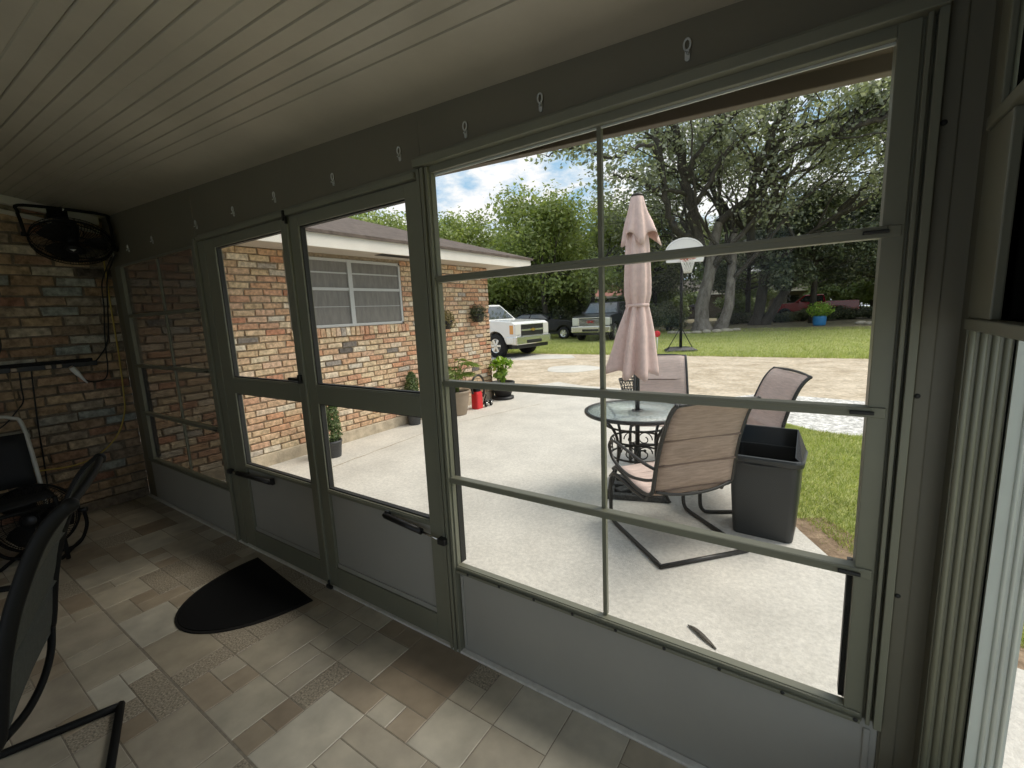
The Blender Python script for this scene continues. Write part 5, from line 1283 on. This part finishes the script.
limb_set(OA, (ox, oy), [
    ([(699, 262, 27), (695, 225, 26.5), (691, 203, 26), (683, 172, 25.5), (677, 140, 25), (671, 112, 24.5), (664, 84, 24)], .34, .17),
    ([(697, 240, 27), (678, 232, 26), (669, 215, 25.5), (663, 177, 25), (656, 130, 24.5), (652, 100, 24)], .22, .12),
    ([(688, 180, 25.5), (693, 160, 24.5), (703, 147, 24), (718, 130, 23.5), (738, 112, 23)], .16, .06),
    ([(693, 206, 26), (702, 194, 25), (720, 163, 24), (736, 146, 23.5), (760, 128, 23)], .16, .06),
    ([(688, 196, 26), (668, 190, 25), (652, 188, 24.5), (636, 178, 24), (612, 176, 23.5)], .13, .05),
    ([(662, 172, 25), (652, 146, 24), (632, 150, 23), (612, 158, 22.5), (592, 152, 22), (570, 148, 21.5), (546, 158, 21)], .12, .03),
], M['barkdark'], M['leaf_oak'], 61, 4200, .24, .42)
ox2, oy2 = spot(757, 31)
OB = make_tree('oak_tree', 'dark-limbed oak with a leaning trunk reaching up to the right of the backboard', (ox2, oy2), [((0, 0, 0), (.10, -.10, 1), 7.5, .36), ((.5, 0, 0), (.5, -.2, 1), 8.0, .30)], M['barkdark'], M['leaf_oak'], 40000, .22, .9, -2.0, maxl=4, spread=.66, up=.08, kids=(4, 3, 3, 2), seed=33, group=None, zmin=3.0)
limb_set(OB, (ox2, oy2), [
    ([(752, 262, 30), (750, 220, 27), (753, 185, 25), (764, 153, 23.5), (782, 115, 22.5), (792, 88, 22)], .26, .13),
    ([(753, 215, 27), (768, 175, 25), (785, 153, 23.5), (823, 139, 22), (852, 128, 21), (888, 116, 20), (925, 104, 19.5)], .24, .10),
    ([(764, 160, 24), (790, 131, 23), (834, 118, 22), (864, 112, 21), (890, 101, 20.5), (920, 84, 20)], .15, .06),
    ([(834, 134, 21.8), (848, 122, 21.3), (862, 106, 21), (876, 88, 20.5)], .08, .03),
], M['barkdark'], M['leaf_oak'], 62, 3600, .24, .45)
# broadleaf trees on the left
a = spot(547, 31); T1 = make_tree('broadleaf_tree', 'bright green broadleaf tree rising just left of the screen divider, above the black car', a, [((0, 0, 0), (.03, 0, 1), 3.4, .20), ((.3, .2, 0), (-.3, .1, 1), 2.8, .14)], M['barkdark'], M['leaf_bright'], 19000, .25, .62, maxl=4, spread=.66, up=.45, kids=(4, 3, 3, 2), seed=5, zmin=1.2)
a = spot(482, 33); T2 = make_tree('broadleaf_tree', 'thin airy tree showing above the white eave of the brick wing', a, [((0, 0, 0), (.02, 0, 1), 3.4, .13)], M['barkdark'], M['leaf_bright'], 8500, .24, .50, maxl=4, spread=.5, up=.6, kids=(3, 3, 2, 2), seed=8, zmin=1.5)
def tc(src, u, depth, rz, sc, lab): x, y = spot(u, depth); return dup(src, (x, y, G), rz, lab, 'trees beyond the driveway', (sc, sc, sc))
tc(T1, 590, 36, 2.1, 1.08, 'bright green tree behind the screen divider, left of the pink umbrella top')
tc(T1, 512, 38, 4.0, .95, 'mid-distance green tree above the white pickup truck')
tc(T2, 446, 34, 1.2, .86, 'small airy tree at the left end of the sky gap, beside the post')
tc(T1, 462, 44, 2.9, .90, 'round green tree low above the wing eave, left part of the sky gap')
tc(T1, 400, 33, 5.1, 1.0, 'leafy green tree over the wing roof, seen at the top of the right-hand porch door')
tc(T1, 372, 33, 3.3, 1.0, 'green tree over the wing roof, left of the tree at the door corner')
# evergreens on the right
a = spot(812, 30); E1 = blob_tree('magnolia_tree', 'dark glossy evergreen filling the view above the red truck', a, 8.5, 3.9, M['leaf_dark'], M['barkdark'], 16000, .24, 3, z0=2.1, group='dark evergreens on the right', nb=34, shape='round')
def ec(u, depth, rz, sc, lab): x, y = spot(u, depth); return dup(E1, (x, y, G), rz, lab, 'dark evergreens on the right', (sc, sc, sc))
ec(884, 31, 1.0, 1.08, 'dark evergreen against the right-hand jamb of the big window')
ec(748, 36, 2.6, 1.0, 'dark evergreen behind the leaning oak trunk')
ec(655, 38, 4.4, 1.05, 'dark evergreen behind the pink umbrella and the hoop')
ec(930, 36, 3.1, 1.3, 'dark evergreen hidden mostly behind the right-hand post')
# far woods
B1 = blob_tree('woodland_tree', 'tall dark tree of the far woods, behind the red-roofed house', spot(600, 62), 12.5, 4.6, M['leaf_mid'], M['barkdark'], 9000, .42, 14, z0=.8, group='far woods', nb=26, shape='round')
fw_l = [(372, 62, .9, 'far woods tree left of the right-hand door corner'), (430, 66, .80, 'far woods tree beside the post between door and big window'), (476, 60, .68, 'far woods tree low above the white eave'),
        (520, 64, .72, 'far woods tree behind the white pickup truck'), (556, 58, .80, 'far woods tree behind the black car'), (640, 60, 1.0, 'far woods tree behind the umbrella canopy'), (690, 66, 1.1, 'far woods tree behind the two oak trunks'),
        (738, 62, 1.15, 'far woods tree right of the oak trunks'), (786, 66, 1.2, 'far woods tree behind the red truck cab'), (834, 62, 1.2, 'far woods tree behind the blue barrel'), (880, 66, 1.25, 'far woods tree at the right-hand window jamb'), (935, 62, 1.3, 'far woods tree hidden behind the right-hand post')]
for i, (u, d_, sc, lab) in enumerate(fw_l):
    x, y = spot(u, d_); dup(B1, (x, y, G), i * 1.7, lab, 'far woods', (sc, sc, sc))
for i, (az, d_, sc, lab) in enumerate([(13, 48, 1.15, 'first'), (20, 52, 1.2, 'second'), (27, 47, 1.1, 'third'), (34, 53, 1.25, 'fourth'), (42, 48, 1.15, 'fifth'), (51, 52, 1.2, 'sixth')]):
    dup(B1, (CAM_LOC.x + d_ * math.sin(R(az)), CAM_LOC.y + d_ * math.cos(R(az)), G), .9 + i * 2.3, 'far woods tree out of view behind the right-hand post, %s going right' % lab, 'far woods', (sc, sc, sc))
# dense understory that closes the view below the crowns
U1 = blob_tree('understory_tree', 'dense low dark tree closing the view behind the black car', spot(552, 40), 5.2, 3.0, M['leaf_mid'], M['barkdark'], 8000, .32, 31, z0=.3, group='understory behind the yard', nb=24, shape='round')
for i, (u, d_, sc, lab) in enumerate([(492, 38, .9, 'dense low tree right behind the corner of the brick wing'), (522, 41, 1.0, 'dense low tree behind the white truck hood'), (580, 42, .72, 'dense low tree behind the black pickup truck, left of the red roof'), (640, 39, .95, 'dense low tree just right of the red roof'), (664, 43, 1.1, 'dense low tree behind the hoop pole'),
        (712, 55, 1.25, 'dense low tree behind the oak trunks and the brown house'), (745, 40, .8, 'dense low tree right of the oak trunks'), (835, 46, 1.0, 'dense low tree above the red truck bed'), (872, 44, 1.05, 'dense low tree against the right-hand jamb'), (800, 60, 1.3, 'dense low tree behind the red truck cab')]):
    x, y = spot(u, d_); dup(U1, (x, y, G), i * 2.1, lab, 'understory behind the yard', (sc, sc, sc))
# shrubs and hedges
def shrub(name, label, loc, r, h, leafm, n, ls, seed, group):
    rg_ = np.random.default_rng(seed); t = thing(name, label, 'shrub', (loc[0], loc[1], G), 0, group)
    P_ = []; N_ = []; mb = MB()
    for k in range(9):
        a = rg_.uniform(0, 2 * PI); q = r * rg_.uniform(0, .7); c = (q * math.cos(a), q * math.sin(a), h * rg_.uniform(.3, .68)); br = r * rg_.uniform(.4, .6)
        p, nn = foliage_pts(n // 9, c, (br, br, h * .34), rg_, .5); P_.append(p); N_.append(nn); mb.tube([(q * .2 * math.cos(a), q * .2 * math.sin(a), -.05), c], [.04, .012], 5)
    mb.build('stems', M['barkdark'], t)
    P_ = np.concatenate(P_); N_ = np.concatenate(N_); k = P_[:, 2] > .03; leaf_mesh('foliage', P_[k], N_[k] + np.array([0, 0, .4]), ls, leafm, t, rg_, .5)
    return t
S1 = shrub('shrub', 'tall dull green shrub behind the hood of the white pickup truck', spot(520, 31), 1.5, 2.2, M['leaf_hedge'], 3600, .17, 2, 'shrubs behind the parked cars')
def sc_(u, d_, rz, s, sz, lab): x, y = spot(u, d_); return dup(S1, (x, y, G), rz, lab, 'shrubs behind the parked cars', (s, s, sz))
for a in [(498, 29, .5, .9, 1.0, 'shrub between the brick corner and the white truck cab'), (540, 32, 1.4, 1.0, .95, 'shrub above the roof of the black car'), (560, 31, 2.9, 1.0, .95, 'shrub between the black car and the black pickup truck'), (580, 33, 3.7, 1.05, .95, 'shrub behind the cab of the black pickup truck'),
          (604, 32, 4.8, 1.0, .95, 'shrub behind the screen divider and black pickup truck'), (625, 30, 5.5, .95, .95, 'shrub behind the waist of the pink umbrella'), (648, 27.5, .9, .95, .92, 'dark shrub just right of the pink umbrella'), (668, 28.5, 2.2, .95, .95, 'dark shrub behind the hoop pole')]: sc_(*a)
H1 = shrub('hedge_shrub', 'low hedge shrub in front of the red truck, nearest the oak', spot(752, 33.5), 1.5, .95, M['leaf_hedge'], 2600, .15, 6, 'low hedge at the far lawn edge')
for i, (u, lab) in enumerate([(778, 'low hedge shrub before the front wheel of the red truck'), (802, 'low hedge shrub before the red truck cab'), (826, 'low hedge shrub above the blue barrel'), (850, 'low hedge shrub before the red truck bed'), (874, 'low hedge shrub at the right-hand window jamb'), (735, 'low hedge shrub beside the second oak trunk')]):
    x, y = spot(u, 33.2 + .4 * (i % 2)); dup(H1, (x, y, G), 1.3 * i, lab, 'low hedge at the far lawn edge', (1, 1, 1.0 + .12 * (i % 3)))
# pale stones edging the oak bed and the far bed
rs = random.Random(12); st0 = None
for i, (u, d_) in enumerate([(672, 25.3), (680, 25.0), (688, 24.9), (697, 24.7), (707, 24.7), (717, 24.9), (727, 25.2), (737, 25.6), (862, 26.5), (872, 25.6), (880, 24.6)]):
    x, y = spot(u, d_); lab = 'pale rough stone edging the bed at the foot of the big oak' if i < 8 else 'pale flat stone on the far lawn near the right-hand jamb'
    grp = 'stones around the oak' if i < 8 else 'stones on the far lawn'
    if st0 is None:
        mb = MB(); rings = []
        for z, s_ in ((0, .85), (.07, 1), (.14, .9), (.19, .5)): rings.append([(.26 * s_ * math.cos(a) * (1 + .15 * math.sin(3 * a)), .18 * s_ * math.sin(a) * (1 + .1 * math.cos(2 * a)), z) for a in [2 * PI * k / 12 for k in range(12)]])
        mb.loft(rings, sm=True); st0 = mb.build('edging_stone', M['stone']); st0.location = (x, y, G - .02); tag(st0, lab, 'stone', grp)
    else:
        c_ = st0.copy(); COL.objects.link(c_); c_.location = (x, y, G - .02); c_.rotation_euler = (0, 0, rs.uniform(0, 6)); s_ = rs.uniform(.8, 1.5); c_.scale = (s_, s_, s_ * .8); c_['label'] = lab; c_['group'] = grp

# ================================================================== SKY, SUN, EXPOSURE
w = bpy.data.worlds.new('sky'); S.world = w; w.use_nodes = True; nt = w.node_tree
bg = nt.nodes['Background']; tc_ = nt.nodes.new('ShaderNodeTexCoord'); mp = nt.nodes.new('ShaderNodeMapping'); mp.inputs['Scale'].default_value = (1.0, 1.0, 2.4)
n1 = nt.nodes.new('ShaderNodeTexNoise'); n1.inputs['Scale'].default_value = 11.0; n1.inputs['Detail'].default_value = 8; n1.inputs['Roughness'].default_value = .58
nt.links.new(tc_.outputs['Generated'], mp.inputs['Vector']); nt.links.new(mp.outputs['Vector'], n1.inputs['Vector'])
cr = nt.nodes.new('ShaderNodeValToRGB'); cr.color_ramp.elements[0].position = .38; cr.color_ramp.elements[1].position = .58
cr.color_ramp.elements[0].color = (.36, .57, .77, 1); cr.color_ramp.elements[1].color = (.95, .95, .95, 1)
nt.links.new(n1.outputs['Fac'], cr.inputs['Fac']); nt.links.new(cr.outputs['Color'], bg.inputs['Color']); bg.inputs['Strength'].default_value = 1.06
ld = bpy.data.lights.new('sun', 'SUN'); ld.energy = 3.1; ld.angle = R(35); ld.color = (1.0, .93, .82)
sun = bpy.data.objects.new('sun', ld); COL.objects.link(sun); sun.location = (10, 10, 20)
sun.rotation_euler = Vector((.42, .42, .80)).to_track_quat('Z', 'Y').to_euler()
S.view_settings.view_transform = 'Standard'; S.view_settings.look = 'None'; S.view_settings.gamma = 1.0; S.view_settings.use_curve_mapping = False
S.view_settings.exposure = 0.10
S.cycles.max_bounces = 10; S.cycles.diffuse_bounces = 6; S.cycles.glossy_bounces = 4; S.cycles.transparent_max_bounces = 24; S.cycles.transmission_bounces = 6
S.cycles.use_denoising = True; S.cycles.sample_clamp_indirect = 8.0; S.cycles.caustics_reflective = False; S.cycles.caustics_refractive = False
